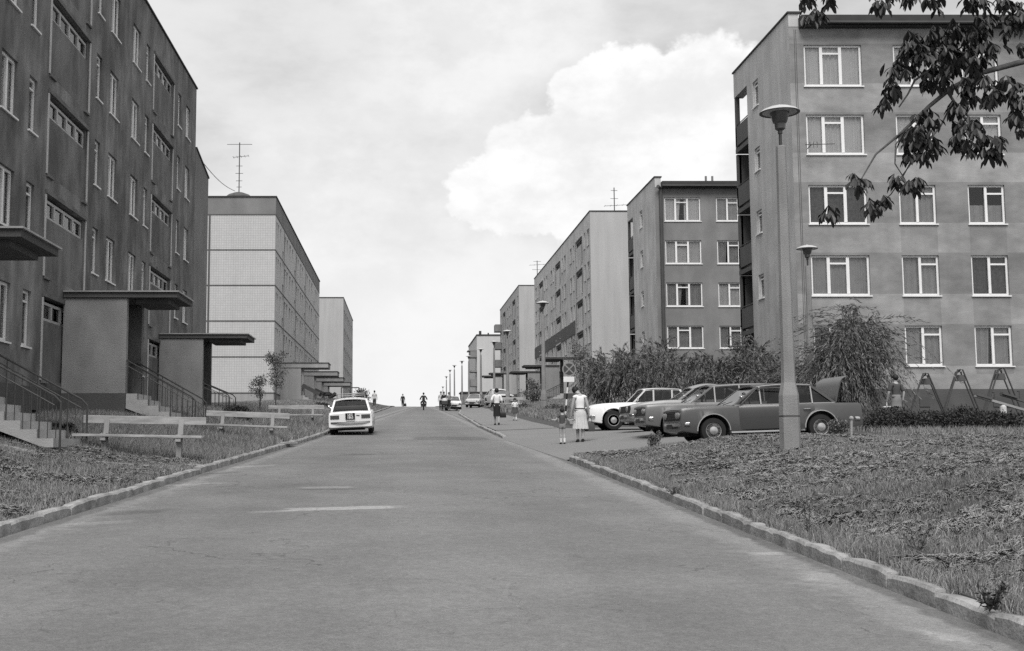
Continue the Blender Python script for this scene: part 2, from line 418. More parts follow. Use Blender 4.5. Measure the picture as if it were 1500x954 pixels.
# edging along the parking lot and the paved crossing in front of the first bench
b = MB()
for x0 in np.arange(6.4, 11.2, 1.):
    b.bar((x0, LOT_Y1 + .15, Tz(x0, LOT_Y1 + .4) + .0), (x0 + .96, LOT_Y1 + .15, Tz(x0 + .96, LOT_Y1 + .4) + .0), .12, .2)
tag(b.build('kerb', M['kerb'], None), kind='structure')
def slabs(pts, wd, m, th=.05):
    b = MB()
    for (x0, y0), (x1, y1) in zip(pts[:-1], pts[1:]):
        n = max(1, int(math.hypot(x1-x0, y1-y0) / .5))
        for i in range(n):
            p = [x0 + (x1-x0)*(i+.03)/n, y0 + (y1-y0)*(i+.03)/n]; q = [x0 + (x1-x0)*(i+.97)/n, y0 + (y1-y0)*(i+.97)/n]
            b.bar((p[0], p[1], Tz(*p) + .012 + R.uniform(-.006,.006)), (q[0], q[1], Tz(*q) + .012 + R.uniform(-.006,.006)), wd, th)
    return tag(b.build('path', m, None), kind='structure')
a0, a1 = gp(105, 676), gp(285, 683)
slabs([(-9, a0.y - .1), (a0.x, a0.y), (a1.x, a1.y)], .55, M['step'])
q0, q1 = gp(385, 652), gp(425, 653)
slabs([(q0.x - 1.5, q0.y + .3), (q0.x, q0.y), (q1.x, q1.y)], .5, M['step'])
# repairs, oil and worn streaks: marks in the asphalt itself, each with its own place and shape on the road
def stain(mt, x0, x1, y0, y1, f, rag=.5, soft=.3, nsc=5., rot=0.):
    x = MATX[mt.name]; N_, L_, q = x['N'], x['L'], x['mth']
    sp = x.setdefault('sp', None)
    if sp is None: sp = x['sp'] = N_.new('ShaderNodeSeparateXYZ'); L_.new(x['geo'].outputs['Position'], sp.inputs[0])
    if 'sn' not in x: x['sn'] = q('SUBTRACT', x['noise'](nsc, 5, x['geo'].outputs['Position']), .5)
    cx, cy = (x0+x1)/2, (y0+y1)/2
    dx_, dy_ = q('SUBTRACT', sp.outputs[0], cx), q('SUBTRACT', sp.outputs[1], cy)
    if rot: dy_ = q('SUBTRACT', dy_, q('MULTIPLY', dx_, rot))
    a = q('DIVIDE', q('ABSOLUTE', dx_, 0), abs(x1-x0)/2); b_ = q('DIVIDE', q('ABSOLUTE', dy_, 0), abs(y1-y0)/2)
    d = q('ADD', q('POWER', q('ADD', q('POWER', a, 4.), q('POWER', b_, 4.)), .25), q('MULTIPLY', x['sn'], rag*2))
    mr = N_.new('ShaderNodeMapRange'); mr.interpolation_type = 'SMOOTHSTEP'; L_.new(d, mr.inputs[0]); mr.inputs[1].default_value = 1 - soft; mr.inputs[2].default_value = 1 + soft; mr.inputs[3].default_value = f; mr.inputs[4].default_value = 1.
    multiply(mt, mr.outputs[0])
def stain_px(xa, ya, xb, yb, wd, f, **k):            # a streak between two ground points
    p, q = gp(xa, ya), gp(xb, yb); ro = (q.y - p.y)/max(.05, (q.x - p.x)); my = (p.y + q.y)/2
    stain(M['asphalt'], p.x, q.x, my - wd/2, my + wd/2, f, rot=ro if abs(ro) < 1 else 0, **k)
stain_px(420, 748.5, 580, 745, .42, 1.85, rag=.4, soft=.22); stain_px(365, 752, 440, 750, .2, 1.5, rag=.6, soft=.4)
stain_px(438, 715.5, 518, 715, .3, 1.5, soft=.2); stain_px(440, 718.8, 520, 718, .12, .6)
stain_px(606, 643, 715, 643, 3.2, .72, rag=.12, soft=.06)
stain_px(498, 667.5, 550, 667, .30, .62); stain_px(140, 754, 245, 749, .5, .7, rag=.7, soft=.5); stain_px(240, 710, 325, 708, .35, 1.3, rag=.7)
stain_px(295, 695, 352, 692, .5, .7, rag=.6); stain_px(340, 685, 402, 682, .5, 1.35, rag=.6); stain_px(90, 770, 190, 764, .35, 1.3, rag=.8, soft=.5)
stain_px(1095, 813, 1155, 812, .16, 1.35, rag=.7); stain_px(1360, 932, 1420, 940, .3, 1.35, rag=.8, soft=.5); stain_px(1175, 845, 1250, 845, .4, 1.2, rag=.8, soft=.5)
stain_px(900, 700, 1010, 715, 1.6, 1.16, rag=.8, soft=.6); stain_px(320, 720, 470, 712, 1.2, .86, rag=.8, soft=.6); stain_px(700, 850, 1100, 860, 1.2, 1.1, rag=.9, soft=.7)
stain_px(100, 850, 400, 845, 1., .9, rag=.9, soft=.7); stain_px(560, 680, 700, 678, 3., .93, rag=.9, soft=.6)

# grit washed against the kerbs, wheel tracks and hairline cracks
x = MATX['asphalt']; q = x['mth']; N_, L_ = x['N'], x['L']
def band(xc, wd, f, slope=0., y0=0., rag=.9):
    sp = x['sp']; lin = q('ADD', q('MULTIPLY', q('SUBTRACT', sp.outputs[1], y0), slope), xc)
    d = q('ADD', q('DIVIDE', q('ABSOLUTE', q('SUBTRACT', sp.outputs[0], lin), 0), wd), q('MULTIPLY', x['sn'], rag*2))
    mr = N_.new('ShaderNodeMapRange'); mr.interpolation_type = 'SMOOTHSTEP'; L_.new(d, mr.inputs[0]); mr.inputs[1].default_value = .35; mr.inputs[2].default_value = 1.2; mr.inputs[3].default_value = f; mr.inputs[4].default_value = 1.
    multiply(M['asphalt'], mr.outputs[0])
band(3.55, .42, 1.3); band(-4.2, .55, 1.32, .046, 12.3); band(-4.12, .16, .62, .046, 12.3, 1.3); band(3.66, .10, .62, rag=1.3)
band(1.9, .55, .93, rag=.5); band(-1.9, .6, .93, .03, 12, .5); band(.2, .5, 1.05, rag=.6)
def cracks(mt, sc, thr, f, ymul, seed):
    mp = N_.new('ShaderNodeMapping'); mp.inputs['Scale'].default_value = (1, ymul, 1); mp.inputs['Location'].default_value = (seed, seed*.7, 0); ad = N_.new('ShaderNodeVectorMath'); ad.operation = 'ADD'
    nz = N_.new('ShaderNodeTexNoise'); nz.inputs['Scale'].default_value = 1.7; nz.inputs['Detail'].default_value = 6; L_.new(x['geo'].outputs['Position'], nz.inputs['Vector'])
    vs = N_.new('ShaderNodeVectorMath'); vs.operation = 'SCALE'; L_.new(nz.outputs['Color'], vs.inputs[0]); vs.inputs['Scale'].default_value = 1.1
    L_.new(x['geo'].outputs['Position'], ad.inputs[0]); L_.new(vs.outputs[0], ad.inputs[1]); L_.new(ad.outputs[0], mp.inputs[0])
    v = N_.new('ShaderNodeTexVoronoi'); v.feature = 'DISTANCE_TO_EDGE'; v.inputs['Scale'].default_value = sc; L_.new(mp.outputs[0], v.inputs['Vector'])
    gate = q('GREATER_THAN', x['noise'](.33, 3, x['geo'].outputs['Position']), .52)
    multiply(mt, q('SUBTRACT', 1., q('MULTIPLY', q('MULTIPLY', q('LESS_THAN', v.outputs['Distance'], thr), gate), 1 - f)))
cracks(M['asphalt'], .32, .0035, .7, .6, 3.); cracks(M['asphalt'], .9, .006, .8, .8, 9.)
# ------------------------------------------------------------------ buildings
def loc_fn(P0, ang):
    c, s = math.cos(ang), math.sin(ang)
    return lambda u, y, z: (P0[0] + u*c - y*s, P0[1] + u*s + y*c, z)
def facade(mb, fn, u0, u1, z0, z1, ops, depth=.18):
    us = sorted({round(x, 4) for o in ops for x in o[:2] if u0 < x < u1} | {u0, u1})
    zs = sorted({round(x, 4) for o in ops for x in o[2:4] if z0 < x < z1} | {z0, z1})
    for i in range(len(us) - 1):
        run = None
        for j in range(len(zs) - 1):
            cu, cz = (us[i] + us[i+1]) / 2, (zs[j] + zs[j+1]) / 2
            solid = not any(o[0] < cu < o[1] and o[2] < cz < o[3] for o in ops)
            if solid and run is None: run = zs[j]
            if run is not None and (not solid or j == len(zs) - 2):
                top = zs[j+1] if solid else zs[j]
                mb.quad(fn(us[i], 0, run), fn(us[i+1], 0, run), fn(us[i+1], 0, top), fn(us[i], 0, top)); run = None
    for o in ops:
        a, b, c, d = o[:4]; dp = o[4] if len(o) > 4 else depth
        mb.quad(fn(a,0,c), fn(b,0,c), fn(b,dp,c), fn(a,dp,c)); mb.quad(fn(a,0,d), fn(a,dp,d), fn(b,dp,d), fn(b,0,d))
        mb.quad(fn(a,0,c), fn(a,dp,c), fn(a,dp,d), fn(a,0,d)); mb.quad(fn(b,0,c), fn(b,0,d), fn(b,dp,d), fn(b,dp,c))
def fbox(mb, fn, u0, u1, y0, y1, z0, z1):
    v = [fn(u, y, z) for z in (z0, z1) for u, y in ((u0,y0),(u1,y0),(u1,y1),(u0,y1))]
    mb.add(v, [(0,3,2,1),(4,5,6,7),(0,1,5,4),(1,2,6,5),(2,3,7,6),(3,0,4,7)])
_WC = {}
def window_meshes(style, w, h, fm, detail):
    key = (style, round(w, 2), round(h, 2), fm.name, detail)
    if key in _WC: return _WC[key]
    b = MB(); t = .078; y0, y1 = .08, .14
    b.box(0, t, y0, y1, 0, h); b.box(w-t, w, y0, y1, 0, h); b.box(t, w-t, y0, y1, 0, t); b.box(t, w-t, y0, y1, h-t, h)
    def vbar(x, wd=.1): b.box(x - wd/2, x + wd/2, y0 - .012, y1, t, h - t)
    def hbar(x0, x1, z, wd=.07): b.box(x0, x1, y0 - .008, y1, z - wd/2, z + wd/2)
    if style == 'three':
        m1, m2 = w*.305, w*.635; vbar(m1, .12); vbar(m2, .12); hbar(m1 + .06, m2 - .06, h*.8)
    elif style == 'two': vbar(w*.5, .1); hbar(w*.5 + .05, w - t, h*.78)
    elif style == 'pair': vbar(w*.5, .12)
    elif style == 'narrow': hbar(t, w - t, h*.8, .05)
    elif style == 'strip':
        for k in range(1, 4): vbar(w*k/4, .14)
    fr = b.mesh('window', fm)
    p = MB(); p.quad((t*.5, .125, t*.5), (w-t*.5, .125, t*.5), (w-t*.5, .125, h-t*.5), (t*.5, .125, h-t*.5)); pane = p.mesh('pane', M['glass'])
    s = MB(); s.box(-.05, w + .05, -.055, .08, -.05, -.004); sill = s.mesh('sill', M['sill'] if fm is not M['white'] else M['white'])
    _WC[key] = (fr, pane, sill); return _WC[key]
def curtain_mesh(w, h, kind, seed, n):
    key = ('c', round(w, 2), round(h, 2), kind, seed % 3, n)
    if key in _WC: return _WC[key]
    rr = random.Random(seed % 3 + 5); b = MB()
    def sheetc(x0, x1, z0=.0, z1=None, taper=0.):
        z1 = h if z1 is None else z1; k = max(4, int(n * (x1 - x0) / w)); ph = rr.uniform(0, 6); fq = rr.uniform(24, 34)
        def row(z, sq): return [(x0 + (x1-x0)*i/k*(1 - sq),   .21 + .022*math.sin(fq*(x0+(x1-x0)*i/k) + ph) + .012*math.sin(2.7*fq*i/k + ph), z) for i in range(k+1)]
        b.loft([row(z0, taper), row((z0+z1)/2, taper*.5), row(z1, 0)], False, False)
    if kind == 'gap': sheetc(0, w*.46, taper=.12); sheetc(w*.56, w)
    elif kind == 'half': sheetc(0, w, 0, h*.5)
    else: sheetc(0, w)
    _WC[key] = b.mesh('curtain', None); return _WC[key]
_cseed = [0]
def put_window(parent, fn, ang, style, u0, u1, z0, z1, fm=None, curtain='a', ckind='full', name='window', sill=True, detail=1):
    fm = fm or M['white']; w, h = u1 - u0, z1 - z0
    fr, pane, sl_ = window_meshes(style, w, h, fm, detail)
    p = Vector(fn(u0, 0, z0)) - wloc(parent)
    o = link(name, fr, parent, p, ang); link('pane', pane, o)
    if sill: link('sill', sl_, o)
    if curtain:
        _cseed[0] += 1
        cm = curtain_mesh(w, h, ckind, _cseed[0]*7, 60 if detail else 14)
        c = link('curtain', cm, o)
        if not cm.materials: cm.materials.append(M['curtain_a'])
        c.material_slots[0].link = 'OBJECT'; c.material_slots[0].material = M['curtain_' + curtain]
    return o
def shell(mb, x0, x1, y0, y1, z0, z1, skip=''):       # the plain walls that close a block
    if 's' not in skip: mb.quad((x0,y0,z0),(x1,y0,z0),(x1,y0,z1),(x0,y0,z1))
    if 'n' not in skip: mb.quad((x0,y1,z0),(x0,y1,z1),(x1,y1,z1),(x1,y1,z0))
    if 'w' not in skip: mb.quad((x0,y0,z0),(x0,y0,z1),(x0,y1,z1),(x0,y1,z0))
    if 'e' not in skip: mb.quad((x1,y0,z0),(x1,y1,z0),(x1,y1,z1),(x1,y0,z1))

def stair_profile(n, run, rise, thick):
    top = []
    for i in range(n): top += [(i*run, -i*rise), ((i+1)*run, -i*rise)]
    top += [(n*run, -n*rise)]
    return top + [(n*run - run*.6, -n*rise), (0, -thick)]
def porch(parent, Xf, Y0, sgn, floor, top, wall_out, can_out, ln, end_z, run=.31, wm=None, plm=None, light=False, pillar=False):
    """entrance porch on the facade plane Xf: two side walls, roof slab, landing, outside stairs and iron railings"""
    X = lambda d: Xf + sgn * d
    wm = wm or M['porch_plaster']
    def bx(b, d0, d1, y0, y1, z0, z1): b.box(min(X(d0), X(d1)), max(X(d0), X(d1)), y0, y1, z0, z1)
    b = MB(); bx(b, .01, wall_out, Y0, Y0 + .22, floor - .02, top - .12); pw = b.build('porch', wm, parent)
    if not pillar:
        b = MB(); bx(b, .01, wall_out + .0, Y0 + ln - .25, Y0 + ln, floor - .02, top - .12); b.build('side_wall', M['panel_plaster'] if not light else wm, pw)
    else:
        b = MB(); bx(b, wall_out - .15, wall_out + .15, Y0 + .0, Y0 + .26, floor - 1.6, floor - .03); bx(b, wall_out+.01, wall_out + .2, Y0+.3, Y0 + .5, floor-.1, top - .12); b.build('pillar', M['concrete'], pw)
    b = MB(); th = .2 if not light else .42
    bx(b, 0.02, can_out, Y0 - .06, Y0 + ln + .12, top - .1 - (th - .2), top + .05); cn = b.build('canopy', M['mid_plaster'] if light else M['plinth'], pw)
    b = MB(); bx(b, 0.02, can_out + .06, Y0 - .12, Y0 + ln + .18, top + .052, top + .09); b.build('roofing_sheet', M['roofing'] if light else M['tin'], pw)
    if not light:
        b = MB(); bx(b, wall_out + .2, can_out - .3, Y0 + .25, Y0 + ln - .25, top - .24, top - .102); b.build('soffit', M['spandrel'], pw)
    base = floor - 2.2
    b = MB(); bx(b, .005, wall_out, Y0 - .004, Y0 + ln + .01, base, floor - .022); b.build('landing', plm or M['plinth'], pw)
    n = max(3, round((floor - end_z) / .163)); rise = (floor - end_z) / n
    b = MB(); poly = stair_profile(n, run, rise, .42)
    b.prism([(wall_out + .012 + a, floor - .03 + c) for a, c in poly], Y0 + .06, Y0 + ln - .2, lambda a, c, d: (X(a), d, c)); b.build('stairs', M['step'], pw)
    for yy in (Y0 + .1, Y0 + ln - .28):
        b = MB(); tot = n * run
        f0 = lambda d: floor + .92 - max(0, d) / tot * (floor - end_z)
        d0 = wall_out - .3 if yy > Y0 + 1 else wall_out + .06
        if light:
            b.bar((X(wall_out + .1), yy, f0(0) - .1), (X(wall_out + tot), yy, f0(tot) - .1), .08, .3)
            for i in range(0, n + 1, 3): b.tube([(X(wall_out + i*run + .1), yy, floor - i*rise - .1), (X(wall_out + i*run + .1), yy, f0(i*run) - .2)], .02, 5)
        else:
            b.tube([(X(d0), yy, f0(0)), (X(wall_out), yy, f0(0)), (X(wall_out + tot), yy, f0(tot)), (X(wall_out + tot + .12), yy, f0(tot) - .12), (X(wall_out + tot + .12), yy, end_z - .1)], .021, 6)
            b.tube([(X(wall_out + .05), yy, f0(0) - .17), (X(wall_out + tot), yy, f0(tot) - .17)], .012, 5)
            k = int(tot / .155)
            for i in range(k + 1):
                d = tot * i / k + .04; zb = floor - (min(n - 1, int(d / run)) ) * rise - .03
                b.tube([(X(wall_out + d), yy, zb), (X(wall_out + d), yy, f0(d) - (.0 if i % 4 == 0 else .17))], .015 if i % 4 == 0 else .009, 5)
        b.build('railing', M['metal'], pw)
    return pw

def stair_strip(parent, fn, ang, ops, u0, u1, zh, fm, curt='b', hwin=.52, tall=2.25, pm=None):
    ops.append((u0, u1, zh - tall, zh, .2))
    put_window(parent, fn, ang, 'strip', u0 + .12, u1 - .12, zh - .1 - hwin, zh - .1, fm, None, name='stairwell_window', sill=False)
    b = MB(); fbox(b, fn, u0 + .004, u1 - .004, .035, .19, zh - tall + .003, zh - .1 - hwin - .004); fbox(b, fn, u0 + .004, u0 + .115, .035, .19, zh - .1 - hwin - .002, zh - .003); fbox(b, fn, u1 - .115, u1 - .004, .035, .19, zh - .1 - hwin - .002, zh - .003)
    for e0 in (u0 - .09, u1 + .003): bb = MB(); fbox(bb, fn, e0, e0 + .087, -.035, -.003, zh - tall + .006, zh - .02); bb.build('edge_strip', fm, parent)
    for a in (u0 - .03, u1 - .5): fbox(b, fn, a, a + .53, -.07, .02, zh - tall - .075, zh - tall - .004)
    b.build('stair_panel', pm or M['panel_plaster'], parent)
    b = MB(); fbox(b, fn, u0 - .06, u1 + .06, -.055, -.003, zh + .004, zh + .12); b.build('lintel', pm or M['panel_plaster'], parent)

def curt(seq='aabacbd'): return R.choice(seq)

# --- left dark block of flats with three entrances
XL = -9.64
lb = thing('apartment_building', 'dark grey plastered block of flats with entrance porches, filling the left edge of the street', 'building', (XL, 12, rz(33)), group=None)
fn = loc_fn((XL, 0), PI/2); ops = []
heads = [at(233, 99, 46.2).z, at(157, 108, 38.4).z, at(86, 159.5, 32.9).z, at(84, 301, 32.9).z, at(68, 439, 31.8).z]
roofz = at(240, 68.1, 47.5).z; plz = at(40, 566, 30.2).z
print('LB1 heads', [round(h, 2) for h in heads], roofz, plz)
H = [heads[4] + 2.76 * (4 - i) for i in range(5)]
H = [(a + c) / 2 for a, c in zip(H, heads)]
wins = [(22.7, 23.4, 'narrow'), (24.4, 25.6, 'pair'), (27.35, 28.5, 'pair'), (29.45, 30.1, 'narrow'), (35.9, 36.55, 'narrow'), (37.6, 38.75, 'pair'), (40.7, 41.85, 'pair'), (42.85, 43.5, 'narrow'), (49.15, 49.8, 'narrow'), (51.0, 52.0, 'pair')]
for zh in H:
    for a, c, st in wins:
        ops.append((a, c, zh - 1.45, zh)); put_window(lb, fn, PI/2, st, a, c, zh - 1.45, zh, M['white'], R.choice('adb'), 'full')
    for a, c in ((18., 21.9), (31.1, 35.), (44.2, 48.1)): stair_strip(lb, fn, PI/2, ops, a, c, zh, M['frame_pale'])
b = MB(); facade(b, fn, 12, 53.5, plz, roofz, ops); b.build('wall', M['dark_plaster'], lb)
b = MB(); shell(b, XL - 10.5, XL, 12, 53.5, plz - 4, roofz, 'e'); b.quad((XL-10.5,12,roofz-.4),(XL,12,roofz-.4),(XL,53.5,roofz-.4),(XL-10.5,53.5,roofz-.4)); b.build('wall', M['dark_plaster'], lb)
ops2 = [(y, y + .55, plz - 1.15, plz - .6, .2) for y in (28.6, 30.4, 24.2, 38.0, 41.2, 51.2)]
b = MB(); facade(b, fn, 12, 53.5, plz - 4, plz, ops2); b.build('plinth', M['plinth'], lb)
for o in ops2:
    b = MB(); fbox(b, fn, o[0], o[1], .14, .19, o[2], o[3]); b.build('basement_window', M['lens'], lb)
b = MB(); b.box(XL - 10.55, XL + .06, 11.95, 53.54, roofz + .003, roofz + .07); b.build('coping', M['roofing'], lb)
za, zb_ = at(279, 218, 53.6).z, at(299, 263, 57.2).z
b = MB(); b.loft([[(XL + .02, 53.52, plz - 4), (XL + .02, 57.1, plz - 4), (XL + .02, 57.1, zb_), (XL + .02, 53.52, za)], [(XL - 10, 53.52, plz - 4), (XL - 10, 57.1, plz - 4), (XL - 10, 57.1, zb_), (XL - 10, 53.52, za)]], True); b.build('end_block', M['grey_plaster'], lb)
b = MB(); b.bar((XL + .02, 53.55, za + .04), (XL + .02, 57.12, zb_ + .04), .1, .07); b.build('coping', M['roofing'], lb)
ftop = at(140, 431, 33.).z; ffl = at(140, 575, 33.).z
for Y0, wo, co in ((21.5, 1.05, 2.55), (33., 1.82, 3.25), (46.2, 1.75, 3.5)):
    e = Tz(XL + wo + 1.9, Y0 + 1); print('porch', Y0, ftop, ffl, e)
    porch(lb, XL, Y0, 1, ffl if Y0 > 30 else ffl - .3, ftop - (.28 if Y0 < 30 else 0), wo, co, 2.2, e)

# --- tiled panel block beyond it
YW = 90.; XW = at(404, 290, YW).x; zt = at(350, 289, YW).z; zk = at(350, 314.5, YW).z; zp = at(350, 575.7, YW).z
M['tile'] = mat('ceramic_tiles', .46, .6, .05, .6, streak=.06, spec=.35)
x = MATX['ceramic_tiles']; br = x['N'].new('ShaderNodeTexBrick'); br.offset = 0; br.inputs['Scale'].default_value = 1; br.inputs['Brick Width'].default_value = .19; br.inputs['Row Height'].default_value = .19
br.inputs['Mortar Size'].default_value = .014; br.inputs['Color1'].default_value = (1,1,1,1); br.inputs['Color2'].default_value = (.93,.93,.93,1); br.inputs['Mortar'].default_value = (.72,.72,.72,1)
sp = x['N'].new('ShaderNodeSeparateXYZ'); cb = x['N'].new('ShaderNodeCombineXYZ'); x['L'].new(x['geo'].outputs['Position'], sp.inputs[0]); x['L'].new(sp.outputs[0], cb.inputs[0]); x['L'].new(sp.outputs[2], cb.inputs[1]); x['L'].new(cb.outputs[0], br.inputs['Vector'])
multiply(M['tile'], br.outputs['Color'])
wb = thing('apartment_building', 'pale tiled panel block of flats with grid of dark joints, behind the dark block', 'building', (XW, YW, rz(YW)))
YE = atX(468, 406, XW).y; sto = (zk - zp) / 5; print('W', XW, zt, zk, zp, YE, sto)
fn = loc_fn((XW, 0), PI/2); ops = []
grp = [[(89.9+.9, .7), (92.0, .7), (93.7, .7)], [(97.3, 1.1), (99.0, 1.1), (101.6, 1.2), (103.9, 1.0)], [(108.2, 1.1), (109.9, .9), (112.6, 1.2), (114.8, 1.0)], [(119.5, 1.0), (121., .9), (123.6, 1.3), (126.6, 1.4)], [(132.5, 1.1), (134.3, 1.1)]]
for k in range(5):
    z0 = zp + sto * k
    for gset in grp:
        for y, wd in gset:
            if y + wd < YE - .4:
                ops.append((y, y + wd, z0 + .95, z0 + 2.38)); put_window(wb, fn, PI/2, 'narrow', y, y + wd, z0 + .95, z0 + 2.38, M['frame_pale'], R.choice('aabd'), 'full', sill=False, detail=0)
    for y in (95.6, 106.4, 117.3, 130.2):
        if y + .9 < YE:
            ops.append((y, y + .9, z0 - .45 + (1.3 if k == 0 else 0), z0 + .85 + (.8 if k == 0 else 0))); o = ops[-1]; put_window(wb, fn, PI/2, 'narrow', o[0], o[1], o[2], o[3], M['metal'], None, name='stairwell_window', sill=False, detail=0)
b = MB(); facade(b, fn, YW, YE, zp, zk, ops); b.build('wall', M['panel_grey'], wb)
b = MB(); b.quad((XW-11,YW,zp),(XW,YW,zp),(XW,YW,zk),(XW-11,YW,zk)); b.build('end_wall', M['tile'], wb)
b = MB(); shell(b, XW-11, XW, YW, YE, zp, zk, 'es'); b.quad((XW-11,YW,zt-.3),(XW,YW,zt-.3),(XW,YE,zt-.3),(XW-11,YE,zt-.3)); b.build('wall', M['panel_grey'], wb)
b = MB(); shell(b, XW-11.02, XW+.02, YW-.02, YE+.02, zk, zt); b.build('parapet', M['grey_plaster'], wb)
b = MB(); b.box(XW-11.1, XW+.09, YW-.09, YE+.09, zt+.003, zt+.09); b.build('coping', M['roofing'], wb)
b = MB(); shell(b, XW-11, XW, YW, YE, zp-3.5, zp-.003); b.build('plinth', M['mid_plaster'], wb)
b = MB()
for k in range(6):
    z = zp + sto*k; b.box(XW-11, XW+.03, YW-.03, YW-.004, z-.04, z+.04); b.box(XW+.004, XW+.03, YW, YE, z-.04, z+.04)
xs = at(306, 400, YW).x; b.box(xs-.07, xs+.07, YW-.035, YW-.003, zp, zk)
for y in (96.9, 107.7, 118.6): b.box(XW+.004, XW+.025, y-.04, y+.04, zp, zk)
b.build('panel_joints', M['spandrel'], wb)
for Y0, co in ((94.6, 3.9), (108.5, 3.9), (119., 3.9), (128.5, 4.2)):
    c = at(450, 533, 94.7).z
    porch(wb, XW, Y0, 1, at(430, 579, 94.7).z + .25*(Y0 > 100), c + .12*(Y0 > 100), 1.7, co, 2.8, Tz(XW+4.4, Y0+1), run=.3, wm=M['mid_plaster'], plm=M['mid_plaster'], light=True, pillar=True)

# --- farthest block on the left
Y3 = 168.; X3 = at(503, 450, Y3).x; z3 = at(490, 436.5, Y3).z; Y3e = atX(516.8, 474, X3).y
fb = thing('apartment_building', 'farthest block on the left side, plain grey end wall beyond the tiled block', 'building', (X3, Y3, rz(Y3)))
fn = loc_fn((X3, 0), PI/2); ops = []; s3 = 2.75
for k in range(5):
    zh = z3 - 1.5 - s3*k; y = Y3 + 2.2
    while y + 2.4 < Y3e:
        ops.append((y, y+2.2, zh-1.4, zh)); put_window(fb, fn, PI/2, 'pair', y, y+2.2, zh-1.4, zh, M['frame_pale'], R.choice('aad'), sill=False, detail=0); y += 4.6
b = MB(); facade(b, fn, Y3, Y3e, rz(Y3)-2, z3, ops); shell(b, X3-11, X3, Y3, Y3e, rz(Y3)-2, z3, 'e'); b.build('wall', M['pale_plaster'], fb)
b = MB(); b.box(X3-11.05, X3+.06, Y3-.06, Y3e+.06, z3+.003, z3+.12); b.build('roof', M['roofing'], fb)

# --- the two rendered end blocks on the right
def end_block(name_label, Y, c_top, roof_px, gable_px, rows, sillrows, colsA, X1, depth, front, side, refx, side_win, with_bands=None, plinth_px=None, ncols_extra=()):
    X0 = at(c_top[0], c_top[1], Y).x
    t = thing('apartment_building', name_label, 'building', (X0, Y, rz(Y)))
    zr_, zg = at(refx, roof_px, Y).z, at(c_top[0], gable_px, Y).z
    hd = [at(refx, y, Y).z for y in rows]; sl2 = [at(refx, y, Y).z for y in sillrows]
    zp = at(refx, plinth_px, Y).z if plinth_px else sl2[-1] - 1.0
    fn = loc_fn((0, Y), 0); ops = []
    for i, (zh, zs) in enumerate(zip(hd, sl2)):
        for j, (xa, xb, st) in enumerate(colsA):
            ops.append((xa, xb, zs, zh)); put_window(t, fn, 0, st, xa, xb, zs, zh, M['white'], *CURT.get((name_label[:3], i, j), (curt(), R.choice(['full', 'full', 'gap']))))
    b = MB(); facade(b, fn, X0, X1, zp, zr_, ops, .2); b.build('wall', front, t)
    yf = Y + depth; yl = yf - 2.0
    fn2 = loc_fn((X0, yf), -PI/2); ops = []
    for a, c, z0, z1 in side_win:
        ops.append((yf - c, yf - a, z0, z1)); put_window(t, fn2, -PI/2, 'narrow', yf - c, yf - a, z0, z1, M['white'], 'a', sill=True)
    b = MB(); facade(b, fn2, 2.0, depth, zp, zg, ops, .2)
    b.quad((X0, yl, zp), (X0+1.7, yl, zp), (X0+1.7, yl, zg), (X0, yl, zg)); b.quad((X0+1.7, yl, zp), (X0+1.7, yf, zp), (X0+1.7, yf, zg-.4), (X0+1.7, yl, zg-.4))
    b.quad((X0+1.7, yf, zp), (X1, yf, zp), (X1, yf, zr_), (X0+1.7, yf, zr_)); b.quad((X1, Y, zp), (X1, yf, zp), (X1, yf, zr_), (X1, Y, zr_))
    b.box(X0 + .003, X0 + .4, Y - .0, yf, zr_ + .02, zg - .004)
    b.box(X0, X0 + .42, yl + .003, yf, hd[0] + .12, zr_ + .019)
    b.build('wall', side, t)
    for i in range(len(hd)):
        b = MB(); zf = hd[i] - 2.3
        b.box(X0 + .012, X0 + 1.69, yl + .01, yf, zf - .2, zf); b.box(X0 + .02, X0 + .1, yl + .06, yf - .003, zf + .12, zf + 1.02); b.box(X0 + .1, X0 + 1.68, yf - .08, yf - .003, zf + .12, zf + 1.02)
        b.tube([(X0 + .05, yl + .02, zf + 1.1), (X0 + .05, yf, zf + 1.1)], .025, 6); b.box(X0+.02, X0+.2, yf-.2, yf-.01, zf, hd[i] + (.255 if i else .115))
        if i: b.box(X0 + .11, X0 + 1.68, yf - .2, yf - .085, zf + 1.03, hd[i] + .255)
        b.build('balcony', M['spandrel'], t)
    b = MB(); shell(b, X0, X1, Y, yl, zp - 4, zp - .003); shell(b, X0+.02, X0+1.69, yl+.01, yf, zp-4, zp-.003); shell(b, X0+1.7, X1, yl, yf, zp-4, zp-.003); b.build('plinth', M['plinth'], t)
    b = MB(); b.box(X0 + .402, X1 + .3, Y - .42, yf + .3, zr_ + .06, zr_ + .36); b.box(X0 + .402, X1 + .3, Y - .30, Y + .1, zr_ - .06, zr_ + .059); b.build('roof', M['roofing'], t)
    b = MB(); b.tube([(X0 + .4, Y - .47, zr_ + .04), (X1 + .3, Y - .47, zr_ - .0)], .055, 8); b.build('gutter', M['pipe'], t)
    b = MB(); b.box(X0 - .05, X0 + .46, Y - .06, yf + .06, zg, zg + .07); b.build('coping', M['roofing'], t)
    return t, X0, zr_, zp
